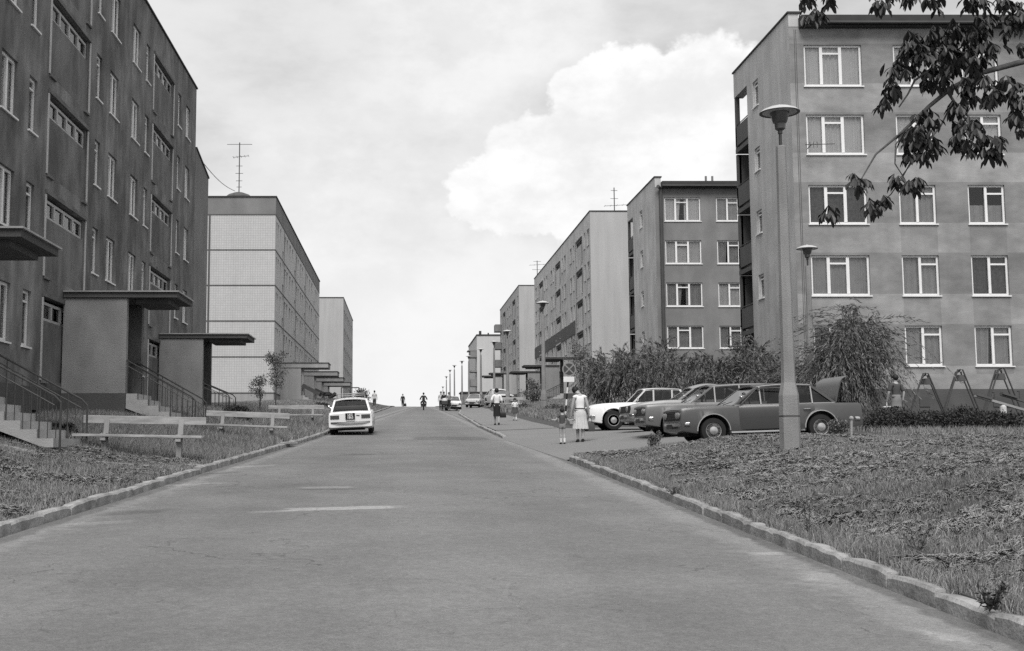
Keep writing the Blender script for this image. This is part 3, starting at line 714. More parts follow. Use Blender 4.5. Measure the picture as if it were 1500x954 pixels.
CURT = {('sto', 0, 0): ('a', 'full'), ('sto', 1, 0): ('a', 'full'), ('sto', 2, 0): ('c', 'full'), ('sto', 3, 0): ('b', 'full'), ('sto', 2, 1): ('b', 'full'), ('sto', 2, 2): ('b', 'half'), ('sto', 3, 1): ('b', 'full'), ('sto', 3, 2): ('c', 'full'), ('sto', 4, 1): ('b', 'full'), ('sto', 4, 2): ('b', 'gap'), ('sto', 0, 1): ('a', 'full'), ('sto', 1, 1): ('a', 'full'), ('sto', 1, 2): ('d', 'full'), ('sto', 0, 2): ('d', 'full'), ('sto', 4, 0): ('b', 'full')}
Y1 = 45.; c = lambda x, Y=Y1, y=300: at(x, y, Y).x
cols = [(c(1185), c(1270.5), 'three'), (c(1317.5), c(1371.5), 'two'), (c(1418.5), c(1472.5), 'two')]
dx = cols[2][0] - cols[1][0]; cols += [(cols[2][0] + dx, cols[2][1] + dx, 'two'), (cols[2][0] + 2*dx, cols[2][0] + 2*dx + 2.3, 'three'), (cols[2][0] + 3.6*dx, cols[2][0] + 3.6*dx + 1.5, 'two')]
X0_ = at(1155, 45, Y1).x
sw = [(atX(a, 450 if 0 else 300, X0_).y, 0, 0, 0) for a in ()]
ya, yb = atX(1115.5, 300, X0_).y, atX(1107.5, 300, X0_).y
swin = []
for y0, y1 in ((116, 156), (214, 250), (306, 342), (400, 437)):
    ym = (ya + yb) / 2; z1_, z0_ = at(1110, y0 + 2, ym).z, at(1110, y1, ym).z; swin.append((ya, yb, z0_, z1_))
M['band'] = mat('banded_plaster', .255, .92, .2, .45, .5, 30, streak=.12, fine=.12); blotch('banded_plaster', 1.0, .82, 1.15, .7, 1.1, 3.); blotch('banded_plaster', 3.5, .92, 1.08, .6, 1.2, 5.)
t1 = end_block('stout rendered block nearest on the right, banded front with white windows above the swings', Y1, (1155, 45), 40, 20, [66, 168, 271, 374, 477], [126, 226, 328, 433, 536], cols, 44., 7.7, M['band'], M['side_plaster'], 1345, swin, plinth_px=570)
rb1, X0_, zr1, zp1 = t1
hz5, hz4 = at(1345, 477, Y1).z, at(1345, 374, Y1).z; sz5 = at(1345, 536, Y1).z; st_ = (at(1345, 66, Y1).z - hz5) / 4
x = MATX['banded_plaster']; sp = x['N'].new('ShaderNodeSeparateXYZ'); x['L'].new(x['geo'].outputs['Position'], sp.inputs[0]); m_ = x['mth']
tt = m_('FRACT', m_('DIVIDE', m_('SUBTRACT', sp.outputs[2], sz5 - 10 * st_), st_), 0)
dark = m_('LESS_THAN', tt, (hz5 - sz5 + .06) / st_)
wx = m_('ADD', m_('MULTIPLY', m_('GREATER_THAN', sp.outputs[0], cols[1][0]), m_('LESS_THAN', sp.outputs[0], cols[1][1])), m_('MULTIPLY', m_('GREATER_THAN', sp.outputs[0], cols[2][0]), m_('LESS_THAN', sp.outputs[0], cols[2][1])))
wx = m_('MULTIPLY', wx, m_('MULTIPLY', m_('LESS_THAN', sp.outputs[2], at(1345, 330, Y1).z), m_('GREATER_THAN', sp.outputs[2], at(1345, 548, Y1).z)))
dark = m_('MAXIMUM', dark, m_('MULTIPLY', wx, .8))
multiply(M['band'], m_('SUBTRACT', 1.10, m_('MULTIPLY', m_('MULTIPLY', dark, m_('ADD', .45, x['noise'](.8, 5, x['geo'].outputs['Position']))), .26)))
b = MB(); px = c(1178); 
for q in (X0_ + .28, c(1181) - .25): b.box(q - .012, q + .012, Y1 - .006, Y1 - .002, zp1, zr1 - .1)
b.build('wall_joint', M['spandrel'], rb1)
ops_b = [(1347, 1362), (1455, 1485)]
for q0, q1 in ops_b: b = MB(); b.box(at(q0, 590, Y1).x, at(q1, 590, Y1).x, Y1 - .03, Y1 - .003, at(1350, 596, Y1).z, at(1350, 582, Y1).z); b.build('basement_window', M['lens'], rb1)
za = at(1410, 40, Y1 + 3).z; b = MB(); xa, xb = at(1388, 30, Y1 + 3).x, at(1442, 30, Y1 + 3).x; zt2 = at(1400, 25, Y1 + 3).z
b.box(xa, xb, Y1 + 3, Y1 + 3.9, zr1 - .2, zt2 - .38); b.box(xa - .1, xb + .1, Y1 + 2.9, Y1 + 4, zt2 - .12, zt2)
n = 7
for i in range(n + 1): q = xa + (xb - xa - .1) * i / n; b.box(q, q + .1, Y1 + 3.02, Y1 + 3.88, zt2 - .38, zt2 - .12)
b.build('chimney', M['mid_plaster'], rb1)

Y2 = 75.5; c2 = lambda x: at(x, 380, Y2).x
cols2 = [(c2(975), c2(1028), 'three'), (c2(1051), c2(1084), 'two')]; cols2 += [(c2(1110), c2(1143), 'two')]
X02 = at(959, 268, Y2).x; ya, yb = atX(941.5, 350, X02).y, atX(937.5, 350, X02).y; swin = []
for y0, y1 in ((309, 334), (367.5, 392), (427, 449), (486, 505)): swin.append((ya, yb, at(940, y1, (ya+yb)/2).z, at(940, y0, (ya+yb)/2).z))
rb2, X02, zr2, zp2 = end_block('grey rendered block second on the right, showing white windows and a dark downpipe', Y2, (959, 268), 275, 260, [289.5, 352, 414, 477.3, 539.5], [324, 386.5, 449, 510.5, 572], cols2, 40., 9.4, M['grey_plaster'], M['side_plaster'], 1010, swin)
b = MB(); px = at(970, 400, Y2).x; b.tube([(px, Y2 - .1, zp2 - 1), (px, Y2 - .1, zr2 - .1), (px - .25, Y2 - .4, zr2)], .12, 8); b.build('downpipe', M['pipe'], rb2)
b = MB(); xa, xb = at(1033, 262, Y2 + 4).x, at(1045, 262, Y2 + 4).x; zc = at(1040, 258, Y2+4).z
b.box(xa, xa + .12, Y2+4, Y2+4.12, zr2, zc); b.box(xb - .12, xb, Y2+4, Y2+4.12, zr2, zc); b.box(xa + .12, xb - .12, Y2+4.01, Y2+4.11, zc - .45, zc - .35); b.box(xa + .12, xb + .3, Y2+4.01, Y2+4.5, zr2 + .3, zr2 + .55)
b.build('chimney_pot', M['grey_plaster'], rb2)
b = MB(); q = at(993, 268, Y2+3).x; b.box(q - .5, q + .5, Y2+3, Y2+4, zr2 + .3, at(993, 266.5, Y2+3).z); b.box(at(965,270,Y2).x, at(965,270,Y2).x+.15, Y2+1, Y2+1.2, zr2+.2, zr2+.75); b.build('roof_vent', M['grey_plaster'], rb2)

# --- long pale blocks on the right
def long_block(label, Y, corner_px, top_px, far_px, rowsz, pattern, wm, depthX, name='apartment_building', endm=None, plinth=True):
    X0 = at(corner_px[0], corner_px[1], Y).x; t = thing(name, label, 'building', (X0, Y, rz(Y)))
    ztop = at(top_px[0], top_px[1], Y).z; Ye = atX(far_px[0], far_px[1], X0).y
    fn = loc_fn((X0, Ye), -PI/2); ops = []; zb = rz(Y) - 2
    for zh in rowsz:
        for a, c, st in pattern:
            u0, u1 = Ye - (Y + c), Ye - (Y + a)
            if u0 < .3: continue
            if st == 'strip': stair_strip(t, fn, -PI/2, ops, u0, u1, zh, M['metal'], pm=wm)
            else: ops.append((u0, u1, zh - 1.45, zh)); put_window(t, fn, -PI/2, st, u0, u1, zh - 1.45, zh, M['frame_pale'], R.choice('abbc'), detail=0)
    b = MB(); facade(b, fn, 0, Ye - Y, zb, ztop, ops); b.build('wall', wm, t)
    b = MB(); shell(b, X0, X0 + depthX, Y, Ye, zb, ztop, 'w'); b.build('wall', endm or wm, t)
    b = MB(); b.box(X0 - .05, X0 + depthX + .05, Y - .05, Ye + .05, ztop + .003, ztop + .09); b.build('roof', M['roofing'], t)
    return t, X0, ztop, Ye, fn
pat = []
for k in range(3):
    s0 = 4.6 + 14.5 * k
    pat += [(s0, s0 + 3.6, 'strip'), (s0 - 1.9, s0 - 1.2, 'narrow'), (s0 - 4.0, s0 - 2.8, 'pair'), (s0 + 4.8, s0 + 5.5, 'narrow'), (s0 + 6.4, s0 + 7.6, 'pair')]
pat = [p for p in pat if p[0] > .3]
Y4 = 99.; h4 = [at(860, y, Y4 + 1.2).z for y in (336, 383.5, 430.5, 478, 525.5)]
rb3, X4, zt4, Ye4, fn4 = long_block('long pale block on the right with dark painted band between two window rows', Y4, (864, 312), (895, 310), (782.5, 403), h4, pat, M['side_plaster'], 9.5, endm=M['pale_plaster'])
print('RB3', X4, zt4, Ye4, [round(h,2) for h in h4])
b = MB(); fbox(b, fn4, .02, Ye4 - Y4 - 9.2, -.05, -.004, h4[3] + .06, h4[2] - 1.52); b.build('painted_band', M['spandrel'], rb3)
for Y0, co in ((104., 3.6), (119.5, 3.6), (133.5, 3.6)):
    porch(rb3, X4, Y0, -1, at(840, 576, 104.).z + .3*(Y0>110) + .2*(Y0>130), at(830, 524.5, 104.).z + .3*(Y0>110) + .2*(Y0>130), 1.75, co, 2.3, Tz(X4 - 3.9, Y0 + 1), wm=M['mid_plaster'])
Y5 = 153.; h5 = [at(755, y, Y5 + 2).z for y in (434, 464, 494, 524, 554)]
rb4, X5, zt5, Ye5, fn5 = long_block('pale block fourth on the right with small balconies at its far corner', Y5, (760, 419), (770, 418.5), (732.4, 449), h5, [(1.2, 2.3, 'pair'), (5.2, 8.9, 'strip'), (11., 11.8, 'narrow'), (13.2, 14.4, 'pair'), (16, 17.2, 'pair'), (20.5, 24., 'strip'), (26, 27.2, 'pair')], M['pale_plaster'], 9.5)
for zh in h5[:4]: b = MB(); fbox(b, fn5, .3, 2.6, -1.0, -.01, zh - 2.4, zh - 1.3); b.build('balcony', M['grey_plaster'], rb4)
for Y0 in (157., 171.): porch(rb4, X5, Y0, -1, rz(Y0) + 1.7, rz(Y0) + 4.5, 1.75, 3.6, 2.3, Tz(X5 - 3.9, Y0 + 1), wm=M['pale_plaster'])
Y6 = 242.; X6 = at(698.5, 495, Y6).x; z6 = at(715, 492, Y6).z
rb5 = thing('apartment_building', 'farthest block on the right, pale end wall with balconies sticking out over the lamps', 'building', (X6, Y6, rz(Y6)))
b = MB(); shell(b, X6, X6 + 10, Y6, Y6 + 30, rz(Y6) - 3, z6); b.build('wall', M['pale_plaster2'], rb5)
b = MB(); b.box(X6 - .1, X6 + 10.1, Y6 - .1, Y6 + 30, z6 + .003, z6 + .3); b.box(X6 + .6, X6 + 1.1, Y6 + 2, Y6 + 2.5, z6 + .3, z6 + 1.2); b.box(X6 + 2.4, X6 + 2.7, Y6 + 2, Y6 + 2.3, z6 + .3, z6 + .8); b.build('roof', M['roofing'], rb5)
for y0, y1 in ((514.5, 523.5), (542.5, 545), (555.5, 566)): b = MB(); b.box(X6 - 1.35, X6 - .02, Y6 + .3, Y6 + 4, at(692, y1, Y6).z, at(692, y0, Y6).z); b.build('balcony', M['grey_plaster'], rb5)
b = MB(); b.box(X6 - 1.9, X6 - .02, Y6 + .3, Y6 + 4, at(692, 514.3, Y6).z, at(692, 513, Y6).z); b.build('balcony_roof', M['grey_plaster'], rb5)
# low dark building closing the street at the crest
p0, p1 = at(660, 582, 210), at(697, 576, 210)
lw = thing('garage', 'low dark flat roofed garage at the top of the street behind the parked cars', 'garage', (p0.x, 210, rz(210)))
b = MB(); b.box(p0.x + 2, p1.x + 4, 210, 216, rz(210) - .5, p1.z); b.build('wall', M['grey_plaster'], lw)
b = MB(); b.box(p0.x + 1.8, p1.x + 4.2, 209.8, 216.2, p1.z + .003, p1.z + .25); b.build('roof', M['roofing'], lw)

# --- aerials
def antenna(label, p, top, arms):
    t = thing('roof_antenna', label, 'antenna', p)
    h = top - p[2]
    b = MB(); b.tube([(p[0], p[1], p[2]), (p[0], p[1], top)], .045, 6); b.build('mast', M['metal'], t)
    for f, l, dr in arms:
        b = MB()
        z = p[2] + h*f
        if dr: 
            b.tube([(p[0] - l*.4, p[1], z), (p[0] + l*.6, p[1], z + .12)], .02, 5)
            for q in range(5): xx = p[0] - l*.4 + l*q/4; b.tube([(xx, p[1] - .35, z + .03*q), (xx, p[1] + .35, z + .03*q)], .015, 4)
        else: b.tube([(p[0] - l/2, p[1], z), (p[0] + l/2, p[1], z)], .022, 5)
        b.build('aerial_arm', M['metal'], t)
    return t
ya = YW + 1.35; p = at(350, 287, ya); tp = at(350, 209, ya).z
an = antenna('tall television mast on a domed base on top of the tiled block', (p.x, ya, zt - .3), tp, [(.97, 2.0, 0), (.76, 1.2, 1), (.62, .5, 0), (.5, .6, 0), (.38, .5, 0), (.28, .4, 0), (.18, .35, 0)])
b = MB(); b.lathe([(1.15, zt - .3), (1.1, zt + .25), (.85, zt + .45), (.4, zt + .62), (.1, zt + .7)], 20, (p.x, ya, 0)); b.build('domed_base', M['spandrel'], an, 40)
ya = Y4 + 6; p = at(900, 306, ya); antenna('television aerial on the long pale block beside the grey block', (p.x, ya, zt4), at(900, 275, ya).z, [(.92, .6, 0), (.7, .7, 0), (.5, 2.2, 1), (.2, 3.6, 1)])
ya = Ye4 - 3; p = at(787, 400, ya); antenna('small television aerial at the far end of the long pale block', (p.x, ya, zt4), at(787, 382, ya).z, [(.95, .9, 0), (.7, 2.2, 1), (.4, 1.2, 0)])
q0, q1 = at(280, 216, 53.6), at(344, 280, YW + 3); b = MB()
b.tube([tuple(q0.lerp(q1, i/12) - Vector((0, 0, .35*math.sin(PI*i/12)))) for i in range(13)], .022, 5)
tag(b.build('aerial_wire', M['metal'], None), 'thin sagging wire from the dark block roof to the tall mast', 'wire')
q0 = at(1200, 212, Y1 - .5); b = MB(); b.tube([(q0.x - .55, Y1 - .5, q0.z), (q0.x + .6, Y1 - .5, q0.z + .03)], .016, 5); b.tube([(q0.x - .3, Y1 - .5, q0.z), (q0.x - .3, Y1, q0.z - .05)], .016, 5)
for i in range(4): xx = q0.x - .5 + .14*i; b.tube([(xx, Y1 - .5, q0.z - .12), (xx, Y1 - .5, q0.z + .12)], .012, 4)
b.build('window_aerial', M['metal'], rb1)
# ------------------------------------------------------------------ street lamps
def make_lamp():
    t = thing('street_lamp', 'x', 'street lamp')
    def octo(r, z): return [(r*math.cos(PI/8 + k*PI/4), r*math.sin(PI/8 + k*PI/4), z) for k in range(8)]
    b = MB(); b.loft([octo(.185, -.3), octo(.18, .6), octo(.172, .604), octo(.172, .63), octo(.18, .634), octo(.175, .98), octo(.128, 1.2), octo(.12, 1.6), octo(.088, 5.36), octo(.08, 5.38)], True)
    p = b.build('pole', M['pole'], t)
    b = MB(); b.loft([octo(.1765, .598), octo(.1765, .636)], True); b.build('joint_band', M['spandrel'], p)
    b = MB(); b.lathe([(.028, 5.37), (.028, 5.6), (.042, 5.6), (.042, 5.68)], 12); b.build('neck', M['lamp_dark'], t, 40)
    b = MB(); b.lathe([(.05, 5.66), (.092, 5.69), (.098, 5.78), (.118, 5.8), (.128, 5.81), (.172, 5.99), (.172, 6.0)], 24); b.build('lamp_bowl', M['lamp_glass'], t, 40)
    b = MB(); b.lathe([(.17, 6.0), (.30, 5.985), (.358, 5.975), (.36, 5.985)], 32, cap=False); s = b.build('shade', M['lamp_dark'], t, 40)
    b = MB(); b.lathe([(.362, 5.984), (.31, 6.03), (.2, 6.075), (.06, 6.09), (.012, 6.13)], 32); b.build('shade_top', M['lamp_top'], s, 40)
    return t
lp = make_lamp()
LAMPS = [(1158, 657, 20.9, 'nearest street lamp, thick concrete base standing in the mown grass before the dark saloon'),
         (797, 613, 64, 'street lamp on the grass bank beside the no stopping sign'),
         (1190, 590, 39.7, 'street lamp rising from the willow in front of the banded block'),
         (744, 600, 93, 'street lamp past the walking woman, first of the closely spaced row uphill'),
         (724.3, 600, 112, 'second street lamp of the closely spaced row uphill'), (704.8, 600, 130, 'third street lamp of the closely spaced row uphill'),
         (687, 600, 150, 'fourth street lamp of the closely spaced row uphill'), (677, 600, 166, 'fifth street lamp of the closely spaced row uphill'),
         (665.8, 600, 181, 'sixth street lamp of the row, over the pram and walkers'), (659.4, 600, 196, 'seventh street lamp of the row, fourth from its far end'),
         (654, 600, 215, 'street lamp last but one in the row at the crest'), (648.9, 600, 245, 'smallest street lamp, last in the row beyond the crest')]
for i, (px, py, Y, lb_) in enumerate(LAMPS):
    X = at(px, py, Y).x; l = (X, Y, Tz(X, Y) - .02)
    if i == 0: lp.location = l; lp['label'] = lb_; lp['group'] = 'street lamps along the road'; lp.rotation_euler.z = .25; lp.scale.z = 1.036
    else: place_copy(lp, l, R.uniform(0, .7), lb_, scale=1.)

# ------------------------------------------------------------------ benches, bins, sign, carpet rack
def make_bench(Ln=2.45):
    t = thing('park_bench', 'x', 'bench')
    b = MB(); b.bbox(-Ln/2, Ln/2, .19, .24, .70, .86, .008); b.build('backrest', M['plank'], t)
    b = MB(); b.bbox(-Ln/2 - .1, Ln/2 - .03, -.2, .17, .43, .485, .008); b.build('seat', M['plank'], t)
    for x in (-Ln*.3, Ln*.3):
        b = MB(); b.prism([(-.05, -.2), (.09, -.2), (.13, .42), (.27, .84), (.2, .84), (.1, .5), (-.17, .5), (-.19, .36), (-.06, .33)], x - .05, x + .05, lambda a, c, d: (d, a, c)); b.build('leg', M['concrete'], t)
    return t
bn = make_bench()
# px span, feet pixel, tilt
BN = [(115, 300, 672, 23.6, .018, 'long pale plank bench nearest the camera, in front of the first stairs'), (298, 423, 647, 33., .035, 'plank bench behind the litter bin, second from the camera'),
      (391, 475, 633.5, 47, 0., 'third plank bench, just left of the white car'), (733, 768, 597, 74, 0., 'pale plank bench on the grass bank behind the walking woman')]
for i, (x0, x1, yf, Y, tl, lb_) in enumerate(BN):
    a, c = at(x0, 640, Y), at(x1, 640, Y); X = (a.x + c.x) / 2
    o = bn if i == 0 else copy_tree(bn)
    o.location = (X, Y, Tz(X, Y) - .03); o.rotation_euler = (0, tl, .04 if i < 2 else 0); o['label'] = lb_; o['group'] = 'plank benches along the road'; o.scale = ((c.x - a.x) / 2.5, 1, 1)
def make_bin(loc, label, m, s=1.):
    t = thing('litter_bin', label, 'bin', loc, group='litter bins')
    b = MB(); b.lathe([(.2*s, .1), (.205*s, .12), (.215*s, .3), (.207*s, .32), (.218*s, .48), (.21*s, .5), (.222*s, .66), (.222*s, .70), (.2*s, .70), (.19*s, .2), (.05, .2)], 22); b.build('bin_body', m, t, 30)
    b = MB(); b.tube([(.25*s, 0, -.1), (.25*s, 0, .74), (.2*s, 0, .76)], .018, 6); b.tube([(-.25*s, 0, -.1), (-.25*s, 0, .74), (-.2*s, 0, .76)], .018, 6); b.build('stand', M['metal'], t)
    b = MB()
    for k in range(9):
        x, y = R.uniform(-.13, .13)*s, R.uniform(-.12, .12)*s; z = .70 + R.uniform(0, .03)
        b.add([(x-.05, y-.04, z), (x+.06, y-.03, z+.02), (x+.05, y+.05, z+.045), (x-.04, y+.04, z+.015), (x, y, z+.06)], [(0,1,4), (1,2,4), (2,3,4), (3,0,4)])
    b.build('waste_paper', M['cl_white'], t); return t
p = at(287, 636, 32.5); make_bin((p.x, 32.5, Tz(p.x, 32.5) + .02), 'grey ribbed litter bin full of white paper behind the nearest bench', M['concrete'], 1.12)
p = at(412, 612, 52); make_bin((p.x, 52, Tz(p.x, 52) + .02), 'small far litter bin with white paper behind the third bench', M['concrete'], .9)

M['sign_dark'] = mat('sign_dark_face', .05, .5, .08, 6); M['sign_line'] = mat('sign_pale_line', .22, .5, .08, 6)
Ys = 48.; p = at(827, 600, Ys); q = at(833.5, 541, Ys); zb_ = Tz(p.x, Ys)
sg = thing('road_sign', 'round dark no stopping sign with pale cross on a leaning striped post', 'road sign', (p.x, Ys, zb_))
b = MB(); top = Vector((q.x, Ys + .03, q.z)); bot = Vector((p.x, Ys, zb_ - .2))
po = None
for k in range(9):
    bb = MB(); bb.tube([bot.lerp(top, k/9), bot.lerp(top, (k+1)/9 - .0005)], .035, 8)
    if k == 0: po = bb.build('post', M['black'], sg)
    else: bb.build('post_stripe', M['cl_white'] if k % 2 else M['black'], po)
def disc(b, r0, r1, y, c, n=36):
    b.loft([[(c.x + r*math.cos(2*PI*k/n), y, c.z + r*math.sin(2*PI*k/n)) for k in range(n)] for r in (r0, r1)], False)
b = MB(); b.lathe([(.285, Ys - .045), (.285, Ys - .03)], 36, (q.x, 0, q.z), 'y'); dsk = b.build('sign_disc', M['sign_line'], sg)
b = MB(); disc(b, .001, .235, Ys - .049, q); b.build('disc_face', M['sign_dark'], dsk)
b = MB()
for s in (-1, 1): b.bar((q.x - .165, Ys - .053 - .003*(s > 0), q.z - s*.165), (q.x + .165, Ys - .053 - .003*(s > 0), q.z + s*.165), .05, .002, (0, 1, 0))
b.build('cross', M['sign_line'], dsk)
b = MB(); b.bbox(q.x - .24, q.x + .2, Ys - .05, Ys - .035, q.z - .53, q.z - .31, .004); b.build('supplementary_plate', M['cl_white'], sg)

Yc = 104.; p, q = at(500, 580, Yc), at(526, 580, Yc); zt_ = at(510, 568, Yc).z; zg_ = Tz(p.x, Yc)
cr = thing('carpet_rack', 'metal carpet beating frame of bars standing beyond the white car', 'carpet rack', (p.x, Yc, zg_))
b = MB()
for x in (p.x, (p.x+q.x)/2, q.x): b.tube([(x, Yc, zg_ - .2), (x, Yc, zt_)], .045, 6)
b.tube([(p.x, Yc, zt_), (q.x, Yc, zt_)], .045, 6); b.build('frame', M['metal'], cr)
b = MB(); b.tube([(p.x, Yc, zg_ + .5), (q.x, Yc, zg_ + .5)], .035, 6); b.build('lower_bar', M['metal'], cr)

# ------------------------------------------------------------------ playground
def make_swing(p, label, s=1.):
    t = thing('swing', label, 'swing', p, group='playground swings'); hh = 1.75 * s
    for k, (ox, oy) in enumerate(((0, 0), (.55, 1.3))):
        b = MB(); b.tube([(p[0]+ox-.8, p[1]+oy, p[2]-.2), (p[0]+ox-.08, p[1]+oy, p[2]+hh), (p[0]+ox+.08, p[1]+oy, p[2]+hh), (p[0]+ox+.8, p[1]+oy, p[2]-.2)], .027, 6); b.build('side_frame', M['metal'], t)
    b = MB(); b.tube([(p[0], p[1], p[2]+hh-.005), (p[0]+.55, p[1]+1.3, p[2]+hh-.005)], .03, 6); b.build('top_bar', M['metal'], t)
    b = MB(); x, y = p[0]+.53, p[1]+1.05; b.prism([(-.14, -.33), (.16, -.33), (.1, -.12), (-.08, -.12)], y, y + .3, lambda a, c, d: (x + a, d, p[2] + hh + c)); b.build('seat', M['spandrel'], t)
    for s_ in (-.1, .1):
        b = MB(); b.tube([(x + s_, y + .15, p[2]+hh-.1), (x + s_*.6, y + .1, p[2]+hh)], .012, 5); b.build('hanger', M['metal'], t)
    return t
for px, top, Y, lb_ in ((1356, 547, 40.5, 'small grey swing frame beside the standing person, leftmost swing'), (1406.5, 541.5, 39.5, 'grey swing frame between the other two swings'), (1467, 539, 38.5, 'grey swing frame behind the seesaws, rightmost swing')):
    q = at(px, top, Y); gz = Tz(q.x, Y); make_swing((q.x, Y, gz), lb_, (q.z - gz) / 1.75)
def make_seesaw(a, c, piv, label, mt):
    gz = Tz(piv.x, piv.y); t = thing('seesaw', label, 'seesaw', (piv.x, piv.y, gz), group='playground seesaws')
    b = MB(); b.bar(a, c, .12, .07); b.build('plank', mt, t)
    b = MB(); d = (c - a).normalized(); b.bar(a + d*.02 + Vector((0,0,.045)), a + d*.5 + Vector((0,0,.045)), .22, .06); b.build('seat', M['spandrel'], t)
    b = MB(); b.tube([a + d*.62, a + d*.62 + Vector((0,0,.28)), a + d*.62 + Vector((0,.12,.28))], .016, 6); b.build('handle', M['metal'], t)
    b = MB(); mid = a.lerp(c, ((piv - a).length) / (c - a).length if (c-a).length else .5)
    b.lathe([(.11, gz - .1), (.095, mid.z - .08), (.05, mid.z - .03)], 12, (piv.x, piv.y, 0)); b.build('pivot', M['cl_pale'], t)
Yk = 35.5; make_seesaw(at(1428, 580, Yk), at(1512, 604, Yk), at(1469, 592, Yk), 'pale edged seesaw tilted down to the right on a white drum', M['concrete'])
Yk = 37.2; make_seesaw(at(1466, 578, Yk), at(1545, 601, Yk), at(1508, 590, Yk), 'darker seesaw behind the white drum one, half outside the picture', M['spandrel'])

# ------------------------------------------------------------------ cars
def car(label, paint, loc, rz_, kind='saloon', roof_rack=False, open_boot=False, door_ajar=False, plate=None, group=None, roll=0., pitch=0., name='parked_car', near=True, hub='rim'):
    t = thing(name, label, 'car', (0, 0, 0), 0, group)
    S_ = dict(saloon=dict(L=4.22, W=1.61, top=[(-2.11,.85),(-2.085,.895),(-1.9,.91),(-1.4,.925),(.8,.935),(1.0,.935),(1.7,.93),(2.04,.915),(2.09,.90),(2.11,.86)], ax=(1.37,-1.135), r=.295, xa=.86, xat=.25, xct=-1.0, xc=-1.52, zr=1.42, posts=[.22,-.45,-.98], wn=.72),
             estate=dict(L=4.22, W=1.61, top=[(-2.11,.86),(-2.05,.91),(-1.4,.925),(.8,.935),(1.0,.935),(1.7,.93),(2.04,.915),(2.09,.90),(2.11,.86)], ax=(1.37,-1.135), r=.295, xa=.86, xat=.25, xct=-1.72, xc=-2.03, zr=1.44, posts=[.22,-.45,-1.1], wn=.72),
             round=dict(L=4.5, W=1.66, top=[(-2.25,.72),(-2.15,.86),(-1.9,.95),(-1.5,.99),(.7,.99),(1.1,.98),(1.6,.93),(2.0,.85),(2.2,.72),(2.25,.6)], ax=(1.4,-1.25), r=.32, xa=.72, xat=.2, xct=-.85, xc=-1.55, zr=1.53, posts=[-.1,-.75], wn=.70),
             notch=dict(L=4.5, W=1.72, top=[(-2.25,.84),(-2.15,.95),(-1.9,.985),(-1.4,.99),(.7,.995),(1.1,.99),(1.7,.96),(2.05,.91),(2.19,.84),(2.25,.70)], ax=(1.42,-1.25), r=.33, xa=.72, xat=.28, xct=-.9, xc=-1.3, zr=1.53, posts=[.02,-.62], wn=.78),
             small=dict(L=3.3, W=1.4, top=[(-1.65,.6),(-1.55,.75),(-1.3,.86),(-.9,.9),(.5,.9),(.9,.86),(1.3,.76),(1.55,.66),(1.65,.55)], ax=(1.0,-.95), r=.27, xa=.62, xat=.2, xct=-.6, xc=-1.15, zr=1.38, posts=[-.25], wn=.68))
    S = dict(S_[kind]); S['top'] = [(a, c_*(.915 if kind in ('saloon', 'estate') else .94)) for a, c_ in S['top']]; S['zr'] *= .955
    boxy = kind in ('saloon', 'estate')
    L2, W2 = S['L']/2, S['W']/2; r = S['r']; ra = r + .075
    tx = [a for a, _ in S['top']]; tz = [c for _, c in S['top']]
    ztop = lambda x: float(np.interp(x, tx, tz))
    def hw(x):
        e = (abs(x) - (L2 - (.3 if boxy else .55))) / (.3 if boxy else .55)
        return W2 * (1 - (.03 if boxy else .13 if kind != 'round' else .25) * max(0, e)**2.2)
    xs = set(np.linspace(-L2, L2, 34).tolist() + [L2 - .03, L2 - .08, -L2 + .03, -L2 + .08])
    for a in S['ax']: xs |= set((a + ra*np.cos(np.linspace(0, PI, 13))).tolist()) | {a + ra + .004, a - ra - .004}
    xs = sorted(xs); rings = []
    for x in xs:
        zb = .21 + .09 * max(0, (abs(x) - L2 + .5) / .5); arch = False
        for a in S['ax']:
            if abs(x - a) < ra: zb = max(zb, r + math.sqrt(max(0, ra*ra - (x-a)**2))); arch = True
        zt, w_ = ztop(x), hw(x); zm = max(.56, zb + .05); zt = max(zt, zm + .06)
        h = [(0, zb), (w_*.88, zb), (w_*(.985 if not arch else 1.012), zb + .01), (w_*(1. if not arch else 1.008), min(zb + .05, zm - .01)), (w_, zm), (w_*.985, zt - .07), (w_*.945, zt - .012), (w_*.86, zt + .004), (w_*.45, zt + .02), (0, zt + .025)]
        rings.append([(x, y, z) for y, z in h] + [(x, -y, z) for y, z in h[-2:0:-1]])
    b = MB(); b.loft(rings, True); body = b.build('body', paint, t, 32)
    b = MB(); b.box(-L2 + .25, L2 - .25, -W2*.62, W2*.62, .17, .6); b.build('underbody', M['under'], t)
    # greenhouse
    xa, xat, xct, xc, zr_ = S['xa'], S['xat'], S['xct'], S['xc'], S['zr']; hb = W2 * .9; ht = W2 * S['wn']; zbl = lambda x: ztop(x) - .0
    cv = .06 if kind != 'round' else .12
    rows = []
    for i in range(11):
        f = i / 10; x = xat + .03 + (xct - xat - .06) * f; zc = zr_ - cv * (2*f - 1)**2 * (.55 if kind != 'round' else 1.)
        rows.append([(x + (.03 if f < .05 else (-.03 if f > .95 else 0)), ht * s * (1 if abs(s) < 1 else 1.03), zc - .055 * abs(s)**2.5) for s in (-1, -.9, -.6, -.3, 0, .3, .6, .9, 1)])
    b = MB(); b.loft(rows, False, False); low = [[(p_[0], p_[1], p_[2] - .035) for p_ in rw] for rw in rows]; b.loft(low, False, False)
    for k in (0, 8): b.loft([[rw[k] for rw in rows], [rw[k] for rw in low]], False, False)
    for k in (0, 10): b.loft([rows[k], low[k]], False, False)
    zet = lambda f: zr_ - cv*(2*f-1)**2*(.55 if kind != 'round' else 1.) - .07
    pill = []
